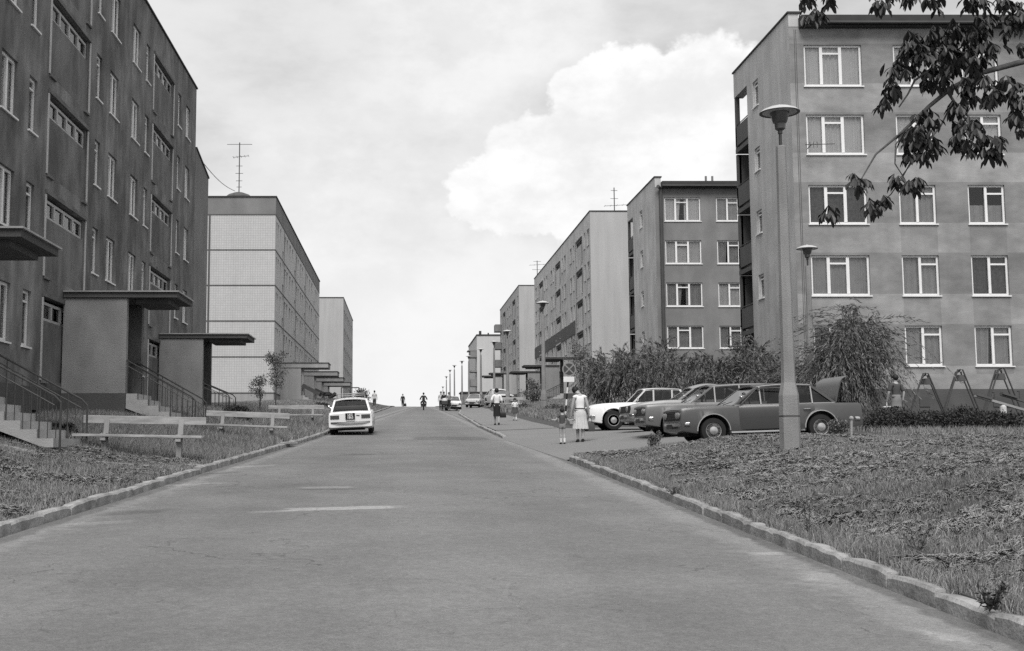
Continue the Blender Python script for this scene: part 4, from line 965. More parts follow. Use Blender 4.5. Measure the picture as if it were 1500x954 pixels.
    for s in (-1, 1):
        A0, A1 = Vector((xa, s*hb*.97, zbl(xa) - .01)), Vector((xat, s*ht, zet(0) + .01))
        C0, C1 = Vector((xc, s*hb*.96, zbl(xc) - .01)), Vector((xct, s*ht, zet(1) + .01))
        b.bar(A0, A1, .045, .05, (0, 1, 0)); b.bar(C0, C1, .05, .07 if kind != 'round' else .2, (0, 1, 0))
        for xp in S['posts']:
            f = (xat - xp) / (xat - xct); xt = xp - .02; b.bar((xp, s*hb*.985, zbl(xp) - .01), (xt, s*ht*1.0, zet(max(0, min(1, f))) + .02), .045, .035, (0, 1, 0))
    b.build('roof', paint, t, 35)
    for s in (-1, 1):
        tb = MB(); tb.bar((xa - .02, s*hb*.99, zbl(xa) + .004), (xc, s*hb*.98, zbl(xc) + .004), .035, .02); tb.tube([(xa, s*hb*.985, zbl(xa)), (xat, s*(ht*1.02), zet(0) + .015)] + [(xat + (xct - xat)*k/6, s*ht*1.035, zet(k/6) + .015) for k in range(1, 7)] + [(xc + .02, s*hb*.975, zbl(xc))], .015, 5)
        for xp in S['posts']: f = (xat - xp)/(xat - xct); tb.bar((xp, s*(hb*.985 + .022), zbl(xp)), (xp - .02, s*(ht + .022), zet(max(0, min(1, f))) + .015), .022, .012)
        tb.build('window_trim', M['tin'] if kind != 'small' else M['hub'], t)
    def pane(nm, *q):
        bb = MB(); bb.quad(*q); bb.build(nm, M['screenglass'] if nm == 'windscreen' else M['carglass'], t)
    zt0, zt1 = zet(0), zet(1)
    pane('windscreen', (xa - .0, -hb*.94, zbl(xa)), (xa - .0, hb*.94, zbl(xa)), (xat, ht*.97, zt0 + .03), (xat, -ht*.97, zt0 + .03))
    pane('rear_window', (xc, -hb*.93, zbl(xc)), (xc, hb*.93, zbl(xc)), (xct, ht*.97, zt1 + .03), (xct, -ht*.97, zt1 + .03))
    edges = [None] + S['posts'] + [None]
    for s in (-1, 1):
        pts = [(xa - .04, xat - .0)] + [(q, q - .02) for q in S['posts']] + [(xc + .04, xct + .0)]
        for (b0, t0), (b1, t1) in zip(pts[:-1], pts[1:]):
            f0, f1 = (xat - t0)/(xat - xct), (xat - t1)/(xat - xct)
            pane('side_window', (b0, s*hb*.965, zbl(b0)), (b1, s*hb*.965, zbl(b1)), (t1, s*ht*.985, zet(min(1, f1))), (t0, s*ht*.985, zet(max(0, f0))))
    # cabin
    for y in (-.36, .36):
        b = MB(); b.bbox(-.45, .1, y - .24, y + .24, .4, .62, .05); b.loft([[(-.42, y-.23, .6), (-.3, y-.23, .6), (-.3, y+.23, .6), (-.42, y+.23, .6)], [(-.58, y-.2, 1.08), (-.5, y-.2, 1.08), (-.5, y+.2, 1.08), (-.58, y+.2, 1.08)]], True); b.build('seat', M['seatcloth'], t)
    b = MB(); b.bbox(xc + .1, xc + .55, -.58, .58, .5, 1.06, .05); b.build('rear_seat', M['seatcloth'], t)
    b = MB(); b.bbox(xa - .40, xa - .10, -hb*.86, hb*.86, .68, zbl(xa) - .03, .03); b.build('dashboard', M['black'], t)
    b = MB(); b.tube([(xa - .42 + .05*math.sin(a), .36 + .19*math.cos(a), .98 + .17*math.sin(a)) for a in np.linspace(0, 2*PI, 17)], .013, 5); b.build('steering_wheel', M['black'], t)
    # wheels
    for a in S['ax']:
        for s in (-1, 1):
            y0, y1 = W2 - .19, W2 - .015
            c = (a, 0, r)
            b = MB(); b.lathe([(r*.6, s*y0), (r*.93, s*(y0)), (r, s*(y0 + .03)), (r, s*(y1 - .03)), (r*.94, s*(y1 - .003)), (r*.66, s*(y1 + .004)), (r*.62, s*(y1 - .02))], 28, c, 'y'); w_ = b.build('wheel', M['rubber'], t, 40)
            b = MB(); b.lathe([(r*.63, s*(y1 - .02)), (r*.6, s*(y1 - .004)), (r*.54, s*(y1 - .025)), (r*.3, s*(y1 - .02)), (r*.12, s*(y1 - .02))], 24, c, 'y'); b.build('rim', M[hub], w_, 40)
            b = MB(); b.lathe([(r*.34, s*(y1 - .02)), (r*.31, s*(y1 + .005)), (r*.12, s*(y1 + .018)), (.01, s*(y1 + .02))], 20, c, 'y'); b.build('hubcap', M['hub'], w_, 40)
    # doors
    dx = [(xa - .1, S['posts'][1] + .02 if len(S['posts']) > 2 else S['posts'][0] + .02)]
    if kind in ('saloon', 'estate', 'round', 'notch'): dx.append((dx[0][1] - .015, -1.0 if kind != 'round' else -.95))
    for s in (-1, 1):
        for k, (x1, x0) in enumerate(dx):
            zl = .30; aa, ab = x0, x1
            def col(x, o):
                w_ = hw(x); zt = ztop(x); zb = zl
                if k == 1 and abs(x - S['ax'][1]) < ra + .02: zb = max(zl, r + math.sqrt(max(0, (ra+.02)**2 - (x - S['ax'][1])**2)) + .01)
                return [(x, s*(w_*.987 + o), zb), (x, s*(w_*.999 + o), max(.56, zb + .02)), (x, s*(w_*.985 + o), max(zt - .07, zb + .04)), (x, s*(w_*.95 + o), zt - .014)]
            grid = [col(aa + (ab - aa)*q/8, .007) for q in range(9)]; inn = [col(aa + (ab - aa)*q/8, -.02) for q in range(9)]
            bb = MB(); bb.loft(grid, False, False); bb.loft(inn, False, False); bb.loft([g_ + i_[::-1] for g_, i_ in zip(grid[:1] + grid[-1:], inn[:1] + inn[-1:])], True, True) if False else None
            for gq, iq in ((grid[0], inn[0]), (grid[-1], inn[-1])): bb.loft([gq, iq], False, False)
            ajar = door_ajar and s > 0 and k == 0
            if ajar:
                hx, hy = ab, hw(ab); ang = math.radians(9); cc, ss = math.cos(ang), math.sin(ang)
                bb.v = [(hx + (x-hx)*cc + (y-hy)*ss*1., hy + -(x-hx)*ss + (y-hy)*cc, z) for x, y, z in bb.v]
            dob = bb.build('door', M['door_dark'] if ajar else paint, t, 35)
            if ajar: dob['label'] = 'front door standing ajar, its shade put into the colour'
            hb_ = MB(); xm = x0 + .1; yy = hw(xm)*.99 + .02
            hp = [(xm, s*yy, ztop(xm) - .13), (xm + .02, s*(yy + .025), ztop(xm) - .13), (xm + .14, s*(yy + .025), ztop(xm) - .13), (xm + .16, s*yy, ztop(xm) - .13)]
            if ajar: hp = [(hx + (x-hx)*cc + (y-hy)*ss, hy - (x-hx)*ss + (y-hy)*cc, z) for x, y, z in hp]
            hb_.tube(hp, .014, 6); hb_.build('handle', M['chrome'], dob)
            if ajar:
                gb = MB(); gb.quad((x0, hw(x0)*.99 + .002, .3), (x0 + .2, hw(x0)*.99 + .002, .3), (x0 + .2, hw(x0)*.97 + .004, ztop(x0) - .03), (x0, hw(x0)*.97 + .004, ztop(x0) - .03)); gb.build('door_opening', M['under'], t)
                fb_ = MB(); zt = ztop(x0)
                f_ = [(x0, hw(x0)*.95, zt - .02), (x0 + .06, ht*1.0, zr_ - .13), (x1 - .45, ht*1.0, zr_ - .13), (x1 - .02, hw(x1)*.95, zt - .02)]
                f_ = [(hx + (x-hx)*cc + (y-hy)*ss, hy - (x-hx)*ss + (y-hy)*cc, z) for x, y, z in f_]
                fb_.tube(f_, .016, 5); fb_.build('window_frame', paint, dob)
    # bumpers, lights, plates
    for s in (1, -1):
        b = MB(); xb = s*(L2 + .05); zz = .46
        pl = [(xb - s*.22, W2 + .02), (xb - s*.14, W2 + .015), (xb - s*.05, W2*.86), (xb, W2*.5), (xb + s*.01, 0)]
        pl = pl + [(x, -y) for x, y in pl[-2::-1]]
        b.loft([[(x - s*.02, y*.99, zz - .045), (x + s*.015, y, zz - .025), (x + s*.015, y, zz + .03), (x - s*.02, y*.99, zz + .045)] for x, y in pl], True); b.build('bumper', M['chrome'], t, 35)
    xn = L2 - .02
    zg = .60 if kind != 'small' else .5
    b = MB(); b.box(xn - .06, xn + .028, -W2*.80, W2*.80, zg - .05, zg + .16)
    if kind in ('saloon', 'estate'):
        b.build('grille', M['black'], t); b = MB()
        for z in np.linspace(zg + .005, zg + .13, 4): b.box(xn + .028, xn + .036, -W2*.36, W2*.36, z - .006, z + .006)
        b.build('grille_bars', M['metal'], t)
        hl = [(.47, .074), (.61, .074)]
    elif kind in ('round', 'notch'): b.build('grille', M['black'], t); hl = [(.56, .1)]
    else: hl = [(.5, .09)]
    for y, rr in hl:
        for s in (-1, 1):
            b = MB(); b.lathe([(rr, xn - .02), (rr, xn + .045), (rr*.86, xn + .05), (rr*.6, xn + .062), (.005, xn + .068)], 18, (0, s*y, zg + .065), 'x'); b.build('headlight', M['headlens'], t, 40)
    for s in (-1, 1):
        b = MB(); b.box(-L2 - .02, -L2 + .1, min(s*.40, s*.72), max(s*.40, s*.72), .60, .73) if kind != 'small' else b.box(-L2 - .0, -L2 + .12, min(s*.44, s*.56), max(s*.44, s*.56), .5, .64); b.build('tail_light', M['lens'], t)
    b = MB(); b.box(-L2 - .035, -L2 + .02, -.17, .17, .575, .80); pt = b.build('rear_plate', M['plate'], t)
    b = MB(); b.box(L2 + .06, L2 + .075, -.24, .24, .36, .47); b.build('front_plate', M['plate'], t)
    if plate:
        for txt, z, sz in ((plate[0], .70, .125), (plate[1], .598, .125)):
            cu = bpy.data.curves.new('text', 'FONT'); cu.body = txt; cu.size = sz; cu.align_x = 'CENTER'; cu.extrude = .001; cu.offset = .0025
            to = bpy.data.objects.new('tmp', cu); COL.objects.link(to); dg = bpy.context.evaluated_depsgraph_get()
            me = bpy.data.meshes.new_from_object(to.evaluated_get(dg)); bpy.data.objects.remove(to)
            me.transform(Matrix.Translation((-L2 - .0375, 0, z)) @ Matrix.Rotation(-PI/2, 4, 'Z') @ Matrix.Rotation(PI/2, 4, 'X') @ Matrix.Scale(.9, 4, (1, 0, 0)))
            me.materials.clear(); me.materials.append(M['cl_white']); link('plate_lettering', me, pt)
        b = MB(); b.bar((-L2 - .012, -.34, .70), (-L2 - .012, -.22, .71), .006, .03); b.build('badge', M['lens'], t)
    if near:
        b = MB()
        for s in (-1, 1): b.bar((S['ax'][0] - ra - .03, s*(W2*.993), .245), (S['ax'][1] + ra + .03, s*(W2*.993), .245), .025, .035)
        b.build('sill_trim', M['chrome'], t)
        for a in S['ax']:
            for s in (-1, 1):
                b = MB(); b.tube([(a + (ra + .012)*math.cos(th_), s*(W2*1.012), r + (ra + .012)*math.sin(th_)) for th_ in np.linspace(.0, PI, 15)], .014, 5); b.build('wheel_arch_lip', paint if kind != 'saloon' else M['tin'], t, 60)
        b = MB(); b.tube([(xa - .12, W2*.94, .97), (xa - .12, W2*1.08, 1.0)], .012, 5); b.ball((xa - .12, W2*1.12, 1.03), .03, .07, .05); b.build('wing_mirror', M['chrome'], t, 60)
        for s in (-1, 1): pass
        b = MB()
        for y0, y1 in ((.05, .5), (-.45, .0)): b.tube([(xa + .03, y0, zbl(xa) + .03), (xa - .05, y1, zbl(xa) + .09)], .008, 4)
        b.build('wiper', M['black'], t)
    if open_boot:
        hx, hz = xc - .05, ztop(xc - .1) + .03; Lb = (L2 + xc - .08)*1.25; an = math.radians(77)
        pts = []
        for q in range(9):
            f = q / 8; x = -f*Lb; z = -.05*f*f + (-.10*max(0, f - .85)/.15 if f > .85 else 0)
            X_, Z_ = x*math.cos(an) - z*math.sin(an)*-1*0 , 0
            xr = x*math.cos(-an) - z*math.sin(-an); zr2_ = x*math.sin(-an) + z*math.cos(-an)
            pts.append((hx + xr, hz + zr2_))
        b = MB(); wl = W2*.86
        up = [[(x, y, z) for y in np.linspace(-wl, wl, 7)] for x, z in pts]; lo_ = [[(x + .035, y, z - .02) for y in np.linspace(-wl, wl, 7)] for x, z in pts]
        b.loft(up, False, False); b.loft(lo_, False, False)
        for k in (0, 6): b.loft([[rw[k] for rw in up], [rw[k] for rw in lo_]], False, False)
        b.loft([up[-1], lo_[-1]], False, False); b.build('boot_lid', paint, t, 40)
        b = MB(); b.box(-L2 + .12, xc - .06, -wl*.97, wl*.97, ztop(-1.8) + .028, ztop(-1.8) + .033); b.build('boot_opening', M['under'], t)
    if roof_rack:
        b = MB()
        for y in (-.52, .52): b.tube([(.0, y, zr_ + .14), (-.95, y, zr_ + .14)], .016, 6)
        for x in (0, -.95): b.tube([(x, -.52, zr_ + .14), (x, .52, zr_ + .14)], .016, 6)
        for y in np.linspace(-.4, .4, 6): b.tube([(0, y, zr_ + .07), (-.95, y, zr_ + .07)], .014, 5)
        for x in (-.1, -.85):
            b.tube([(x, -.52, zr_ + .07), (x, .52, zr_ + .07)], .014, 5)
            for y in (-.52, .52): b.tube([(x, y, zr_ + .14), (x, y, zr_ - .06)], .014, 5)
        b.build('roof_rack', M['tin'], t)
    t.location = loc; t.rotation_euler = (roll, pitch, rz_)
    return t
M['door_dark'] = mat('dark_door_paint', .04, .3, .12, 2, spec=.5)  # body paint made darker: shade on the ajar door put into its colour
def lotcar(px_front, Y, **k):
    X = at(px_front, 640, Y).x + 2.12; zz = (Tz(X - 1.3, Y) + Tz(X + 1.2, Y)) / 2 + .005
    pt = math.atan2(Tz(X + 1.2, Y) - Tz(X - 1.3, Y), 2.5)
    return car(loc=(X, Y, zz), rz_=PI + k.pop('yaw', 0.), pitch=pt, group='cars in the parking bay', **k)
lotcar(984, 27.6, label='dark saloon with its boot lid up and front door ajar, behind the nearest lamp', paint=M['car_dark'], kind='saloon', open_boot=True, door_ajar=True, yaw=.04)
lotcar(938, 32., label='grey estate car with long roof and wide side windows, beside the dark saloon', paint=M['car_mid'], kind='estate')
lotcar(921, 36.5, label='lighter grey rounded saloon with curved roof, between estate and white car', paint=M['car_grey'], kind='round')
lotcar(864, 41., label='white car with round fender and dark grille, end of the parked row by the woman', paint=M['car_white'], kind='notch')
Yw = 42.2; xw = (at(481, 640, Yw).x + at(545.5, 640, Yw).x) / 2
car(label='white boxy saloon with roof rack and black number plate, at the left kerb', paint=M['car_white'], loc=(xw, Yw + 2.11, float(rz(Yw + 2.1)) + .015), rz_=PI/2 + .01, kind='saloon', roof_rack=True, plate=('LKS', '1863'), roll=-math.radians(2.6), pitch=-math.atan(.04))
Yf = 106.; p = at(664, 599, Yf); car(label='small white rounded car facing downhill behind the walkers with pram', paint=M['car_white'], loc=(p.x, Yf, Tz(p.x, Yf) + .01), rz_=-PI/2, kind='small', near=False, group='far cars at the top of the street')
Yf = 109.; p = at(698, 599, Yf); car(label='pale car parked between two lamp posts at the top of the street', paint=M['car_pale'], loc=(p.x, Yf + 2, Tz(p.x, Yf + 2) + .01), rz_=-PI/2 - .25, kind='small', near=False, group='far cars at the top of the street')
Yf = 101.; p = at(731, 599, Yf); car(label='light grey car half hidden behind the walking woman in dark skirt', paint=M['car_pale'], loc=(p.x, Yf, Tz(p.x, Yf) + .01), rz_=-PI/2 + .2, kind='round', near=False, group='far cars at the top of the street')
# ------------------------------------------------------------------ people
def skin_mesh(name, J, E, m, sub=2, root=None):
    keys = list(J); idx = {k: i for i, k in enumerate(keys)}
    me = bpy.data.meshes.new(name); me.from_pydata([J[k][0] for k in keys], [(idx[a], idx[c]) for a, c in E], [])
    o = bpy.data.objects.new('tmp', me); COL.objects.link(o)
    o.modifiers.new('s', 'SKIN'); sv = me.skin_vertices[0].data
    for k in keys:
        r = J[k][1]; sv[idx[k]].radius = r if isinstance(r, tuple) else (r, r); sv[idx[k]].use_root = (k == (root or keys[0]))
    s = o.modifiers.new('u', 'SUBSURF'); s.levels = sub; s.render_levels = sub
    dg = bpy.context.evaluated_depsgraph_get(); out = bpy.data.meshes.new_from_object(o.evaluated_get(dg))
    bpy.data.objects.remove(o); bpy.data.meshes.remove(me)
    out.name = name; out.materials.clear(); out.materials.append(m); out.shade_smooth(); return out
def person(label, loc, rz_, h, arms=None, legs=None, lean=0., head=(0, 0), outfit=None, hair=1., group=None, child=False, fingers=False, seated=False):
    """faces local +Y. arms: {'L': (elbow, wrist)}, legs: {'L': (knee, ankle)} in fractions of the height"""
    t = thing('person', label, 'person', loc, rz_, group); o = outfit
    hs = 1.18 if child else 1.
    def ln(p): # lean of the trunk about the hip
        z = p[2] - .52; return (p[0], p[1] + z*math.sin(lean), .52 + z*math.cos(lean)) if z > 0 else p
    P = dict(pelvis=(0, 0, .53), waist=(0, 0, .60), chest=(0, .0, .71), neckb=(0, -.005, .815), neck=(0, .004, .85))
    P = {k: ln(v) for k, v in P.items()}
    hd = ln((0, .012, .925)); hd = (hd[0] + head[0], hd[1] + head[1], hd[2] - .35*abs(head[1]))
    P['head'] = hd; P['crown'] = (hd[0] + head[0]*.3, hd[1] - .01 + head[1]*.35, hd[2] + .045 - .2*abs(head[1])); P['face'] = (hd[0] + head[0]*.2, hd[1] + .032, hd[2] - .022)
    P['nose'] = (hd[0] + head[0]*.3, hd[1] + .062*hs, hd[2] - .012)
    rad = dict(pelvis=(.088, .06), waist=(.070, .052), chest=(.085, .058), neckb=(.045, .038), neck=.028, head=.056*hs, crown=.046*hs, face=.042*hs, nose=.008)
    E = [('pelvis','waist'),('waist','chest'),('chest','neckb'),('neckb','neck'),('neck','head'),('head','crown'),('head','face'),('face','nose')]
    for s, sx in (('L', -1), ('R', 1)):
        sh = ln((.098*sx, -.005, .80)); P['sh'+s] = sh
        el, wr = (arms or {}).get(s, ((.135*sx, -.01, .635), (.145*sx, .02, .49)))
        P['el'+s] = el; P['wr'+s] = wr; d = (Vector(wr) - Vector(el)).normalized(); P['ha'+s] = tuple(Vector(wr) + d*.035)
        rad.update({'sh'+s: .036, 'el'+s: .025, 'wr'+s: .016, 'ha'+s: (.022, .012)})
        E += [('neckb','sh'+s),('sh'+s,'el'+s),('el'+s,'wr'+s),('wr'+s,'ha'+s)]
        P['hip'+s] = (.048*sx, 0, .50)
        kn, an = (legs or {}).get(s, ((.05*sx, .005, .285), (.05*sx, -.005, .045)))
        P['kn'+s] = kn; P['an'+s] = an; P['to'+s] = (an[0] + .006*sx, an[1] + .075, max(.014, an[2] - .03))
        rad.update({'hip'+s: .055, 'kn'+s: .034, 'an'+s: .022, 'to'+s: (.022, .014)})
        P['cf'+s] = tuple(Vector(kn).lerp(Vector(an), .3) + Vector((0, -.008, 0))); rad['cf'+s] = .034
        E += [('pelvis','hip'+s),('hip'+s,'kn'+s),('kn'+s,'cf'+s),('cf'+s,'an'+s),('an'+s,'to'+s)]
    sc = lambda D, k=1., only=None: {n: (tuple(Vector(P[n])*h), tuple(q*h*k for q in rad[n]) if isinstance(rad[n], tuple) else rad[n]*h*k) for n in D}
    body = skin_mesh('body', sc(P), E, o.get('bodymat', M['skin']), 2, 'pelvis')
    if fingers:
        b = MB()
        for s, sx in (('L', -1), ('R', 1)):
            hp = Vector(P['ha'+s])*h; d = (Vector(P['ha'+s]) - Vector(P['wr'+s])).normalized(); side = d.cross(Vector((sx, 0, 0))); side = side.normalized() if side.length > .1 else Vector((0, 1, 0)); cu = d.cross(side)
            for k, l in enumerate((.06, .072, .066, .05)):
                a = hp + side*(.012*(1.5 - k)) + d*.005; b.tube([a, a + d*l*.55 + cu*.006*sx, a + d*l*.8 + cu*.025*sx], [.0085, .008, .006], 6)
            a = hp + side*.018 - d*.035; b.tube([a, a + side*.022 + d*.02, a + side*.026 + d*.045], [.010, .009, .007], 6)
        n0 = len(body.vertices); import bmesh
        bm = bmesh.new(); bm.from_mesh(body); vs = [bm.verts.new(q) for q in b.v]
        for f in b.f: bm.faces.new([vs[i] for i in f])
        bm.to_mesh(body); bm.free(); body.shade_smooth()
    link('body', body, t)
    # hair as a cap over the skull
    cz = (Vector(P['head'])*.45 + Vector(P['crown'])*.55)*h; b = MB(); n, mth_ = 18, 9; rings = []
    for i in range(mth_ + 1):
        tt = PI*.60*i/mth_; ring = []
        for k in range(n):
            a = 2*PI*k/n; back = -math.sin(a); low = 1 + (.38*max(0, back) if i > 4 else 0)*hair
            rr = .054*hs*hair**.5*h*(1 + .04*math.sin(5*a + i) + .03*math.sin(9*a - 2*i)); tl = tt*low*(.82 if back < -.3 else 1)
            ring.append((cz.x + rr*math.sin(tl)*math.cos(a), cz.y - .006*h + rr*1.08*math.sin(tl)*math.sin(a), cz.z + rr*1.12*math.cos(tl)))
        rings.append(ring)
    b.loft(rings, True); b_ = b.mesh('hair', o.get('hairmat', M['hair']), 70); link('hair', b_, t)
    # clothes grown on the same joints
    def garment(nm, D, Ed, k, m): link(nm, skin_mesh(nm, sc(D, k), Ed, m, 2, D[0]), t)
    if 'top' in o:
        arms_ = o.get('sleeve', .5); D = ['waist','chest','neckb','pelvis']; Ed = [('pelvis','waist'),('waist','chest'),('chest','neckb')]
        PP = dict(P)
        for s in 'LR':
            v = Vector(P['sh'+s]).lerp(Vector(P['el'+s]), min(1., arms_)); P['sl'+s] = tuple(v); rad['sl'+s] = .033; D += ['sh'+s, 'sl'+s]; Ed += [('neckb','sh'+s),('sh'+s,'sl'+s)]
            if arms_ > 1: D += ['wr'+s]; Ed += [('sl'+s,'wr'+s)]; 
        pel = P['pelvis']; P['pelvis'] = ln((0, 0, .565 if o.get('tuck', True) else .49)); garment('blouse' if 'skirt' in o else 'shirt', D, Ed, 1.17, o['top']); P['pelvis'] = pel
    if 'skirt' in o:
        z0, z1, w0, w1, pl = o['skirt']; b = MB(); rings = []; off = (o.get('skirt_shift', 0.), 0)
        for i in range(9):
            f = i/8; z = z0 + (z1 - z0)*f; w_ = w0 + (w1 - w0)*f**.8
            hipb = .012*math.sin(PI*min(1, f*2.2)) if f < .45 else 0
            rings.append([((w_ + hipb)*math.cos(a)*(1 + pl*f*math.sin(a*15)) + off[0]*f, (w_*.74 + hipb)*math.sin(a)*(1 + pl*f*math.sin(a*15)), z + .006*f*math.sin(a*15)) for a in np.linspace(0, 2*PI, 90, endpoint=False)])
        b.loft([[(x*h, y*h, z*h) for x, y, z in r_] for r_ in rings], False); link('skirt', b.mesh('skirt', o['skirtmat'], 80), t)
    if 'belt' in o:
        z0 = .595; b = MB(); b.lathe([(1, -.009), (1.03, -.007), (1.03, .007), (1, .009)], 28, cap=False); b.v = [(x*.088*h, y*.069*h + z0*0, (z0 + z)*h) for x, y, z in b.v]; link('belt', b.mesh('belt', M['shoe'], 40), t)
    if 'shorts' in o:
        D = ['pelvis','waist']; Ed = [('pelvis','waist')]
        for s in 'LR':
            P['sq'+s] = tuple(Vector(P['hip'+s]).lerp(Vector(P['kn'+s]), o.get('short_len', .45))); rad['sq'+s] = .05; D += ['hip'+s,'sq'+s]; Ed += [('pelvis','hip'+s),('hip'+s,'sq'+s)]
            if o.get('short_len', .45) > .9: D += ['an'+s]; Ed += [('sq'+s,'an'+s)]; rad['sq'+s] = .042
        garment('trousers' if o.get('short_len', 0) > .9 else 'shorts', D, Ed, 1.18, o['shorts'])
    for s, sx in (('L', -1), ('R', 1)):
        a, c = Vector(P['an'+s])*h, Vector(P['to'+s])*h
        if 'socks' in o:
            b = MB(); k = Vector(P['cf'+s])*h; b.tube([k.lerp(a, .25), k.lerp(a, .6), a], [.036*h, .031*h, .026*h], 10); link('sock', b.mesh('sock', o['socks'], 60), t)
        d = (c - a); d.z = 0; d.normalize(); b = MB()
        b.tube([a - d*.028*h + Vector((0,0,-.012*h)), a + Vector((0,0,-.012*h)), a.lerp(c, .6) + Vector((0,0,-.004*h)), c, c + d*.016*h], [.021*h, .029*h, .025*h, .022*h, .010*h], 10); link('shoe', b.mesh('shoe', M['shoe'], 60), t)
    for s in (-1, 1):
        b = MB(); f = Vector(P['face'])*h; b.ball((f.x + s*.018*h, f.y + .034*h*hs, f.z + .018*h), .006*h, .003*h, .004*h, 8, 5); link('eye', b.mesh('eye', M['shoe']), t)
    b = MB(); b.ball((f.x, f.y + .035*h*hs, f.z - .018*h), .012*h, .003*h, .003*h, 8, 5); link('mouth', b.mesh('mouth', M['cl_mid']), t)
    return t, {k: Vector(v)*h for k, v in P.items()}
def world_pt(t, v): return t.location + Matrix.Rotation(t.rotation_euler.z, 3, 'Z') @ v
def handbag(label, p, s=1., m=None):
    t = thing('handbag', label, 'bag', p)
    b = MB(); b.loft([[(x*w_*s, y*.055*s*d_, z*s) for x, y in ((-1,-1),(1,-1),(1,1),(-1,1))] for z, w_, d_ in ((-.43,.13,.8),(-.41,.15,1.),(-.25,.14,1.),(-.18,.115,.6))], True); b.build('bag_body', m or M['shoe'], None, 40).parent = t
    b = MB(); b.tube([(-.07*s, 0, -.19*s), (-.05*s, 0, -.04*s), (0, 0, .0), (.05*s, 0, -.04*s), (.07*s, 0, -.19*s)], .009*s, 6); b.build('bag_handle', m or M['shoe'], None).parent = t
    return t
walk = {'L': ((-.05, .05, .285), (-.045, .06, .045)), 'R': ((.05, -.005, .285), (.045, -.08, .06))}
Yp = 33.6; p = at(850.5, 648, Yp); hgt = 1.62
wt, wp = person('woman in sleeveless white top, dark belt and pale pleated skirt bending towards the boy', (p.x, Yp, Tz(p.x, Yp) + .0), .05, hgt, lean=.10, head=(-.055, .045),
    arms={'L': ((-.135, .03, .62), (-.15, .06, .49)), 'R': ((.14, .0, .63), (.165, .03, .49))}, legs={'L': ((-.045, .03, .285), (-.04, .03, .045)), 'R': ((.045, .0, .285), (.035, -.03, .05))},
    outfit=dict(top=M['cl_white'], sleeve=.12, skirt=(.60, .235, .078, .138, .07), skirtmat=M['cl_pale'], belt=1), hair=1.25, fingers=True)
handbag('woven handbag in the hand of the woman in the pleated skirt', world_pt(wt, wp['haR']) + Vector((.0, 0, 0)), 1.0, M['cl_mid'])
p = at(824, 648, 33.4)
bt, bp = person('small boy in dark shirt, pale shorts and white socks stretching both arms out', (p.x, 33.4, Tz(p.x, 33.4)), .1, 1.02, child=True,
    arms={'L': ((-.19, .0, .665), (-.30, .03, .695)), 'R': ((.18, .0, .66), (.30, .03, .68))}, legs={'L': ((-.045, .02, .285), (-.035, .03, .05)), 'R': ((.05, .01, .285), (.055, -.02, .05))},
    outfit=dict(top=M['cl_mid'], sleeve=.55, shorts=M['cl_grey'], socks=M['cl_white'], tuck=False), fingers=True)
Yp = 51.; p = at(728, 628, Yp)
t2, p2 = person('woman in white blouse and narrow dark skirt walking up the pavement', (p.x, Yp, Tz(p.x, Yp)), 0, 1.6, legs=walk, arms={'L': ((-.16, -.04, .65), (-.185, -.02, .53)), 'R': ((.14, -.02, .635), (.165, .03, .49))},
    outfit=dict(top=M['cl_white'], sleeve=.95, skirt=(.605, .245, .085, .098, 0.), skirtmat=M['cl_dark']), hair=1.2)
handbag('black shoulder bag hanging from the hand of the woman in dark skirt', world_pt(t2, p2['haR']), .92)
Yp = 57.; p = at(754.5, 622, Yp)
person('little girl in pale blouse and short skirt coming down the pavement', (p.x, Yp, Tz(p.x, Yp)), PI + .1, 1.08, child=True, arms={'L': ((-.15, .0, .65), (-.06, .09, .62)), 'R': ((.15, .0, .65), (.06, .09, .62))}, legs=walk,
    outfit=dict(top=M['cl_white'], sleeve=.6, skirt=(.62, .36, .08, .17, .05), skirtmat=M['cl_mid'], socks=M['cl_white']), hair=1.35)
Yp = 36.2; p = at(1313.5, 600, Yp)
t3, p3 = person('person in dark shirt and grey skirt standing behind the hedge, back turned', (p.x, Yp, Tz(p.x, Yp)), .1, 1.55, arms={'L': ((-.15, .0, .64), (-.16, .06, .5)), 'R': ((.15, -.03, .64), (.13, -.02, .52))},
    outfit=dict(top=M['cl_mid'], sleeve=.9, skirt=(.605, .27, .085, .115, 0.), skirtmat=M['cl_grey']), hair=1.15)
b = MB(); q = world_pt(t3, p3['haL']); b.bar((q.x - .12, q.y, q.z - .16), (q.x + .1, q.y, q.z - .15), .1, .03); b.tube([(q.x - .0, q.y, q.z - .15), (q.x, q.y, q.z + .03)], .012, 5)
tag(b.build('white_tray', M['cl_white'], None), 'small white object carried low by the person behind the hedge', 'tray')
# motorcyclist riding away over the crest
Yp = 108.; p = at(620.5, 603.5, Yp); z0 = float(rz(Yp)) + .02
mc = thing('motorcycle', 'motorcycle with a rider going uphill in the middle of the road', 'motorcycle', (p.x, Yp, z0))
for y in (-.62, .62):
    b = MB(); b.lathe([(.2, -.03), (.29, -.045), (.31, 0), (.29, .045), (.2, .03)], 22, (0, y, .31), 'x'); w_ = b.mesh('wheel', M['rubber'], 40); wo = link('wheel', w_, mc)
    b = MB(); b.lathe([(.19, -.02), (.19, .02)], 18, (0, y, .31), 'x'); link('rim', b.mesh('rim', M['rim']), wo)
b = MB(); b.bbox(-.12, .12, -.62, .05, .68, .78, .03); link('saddle', b.mesh('saddle', M['black'], 40), mc)
b = MB(); b.ball((0, .3, .78), .15, .3, .13); link('fuel_tank', b.mesh('fuel_tank', M['car_dark'], 60), mc)
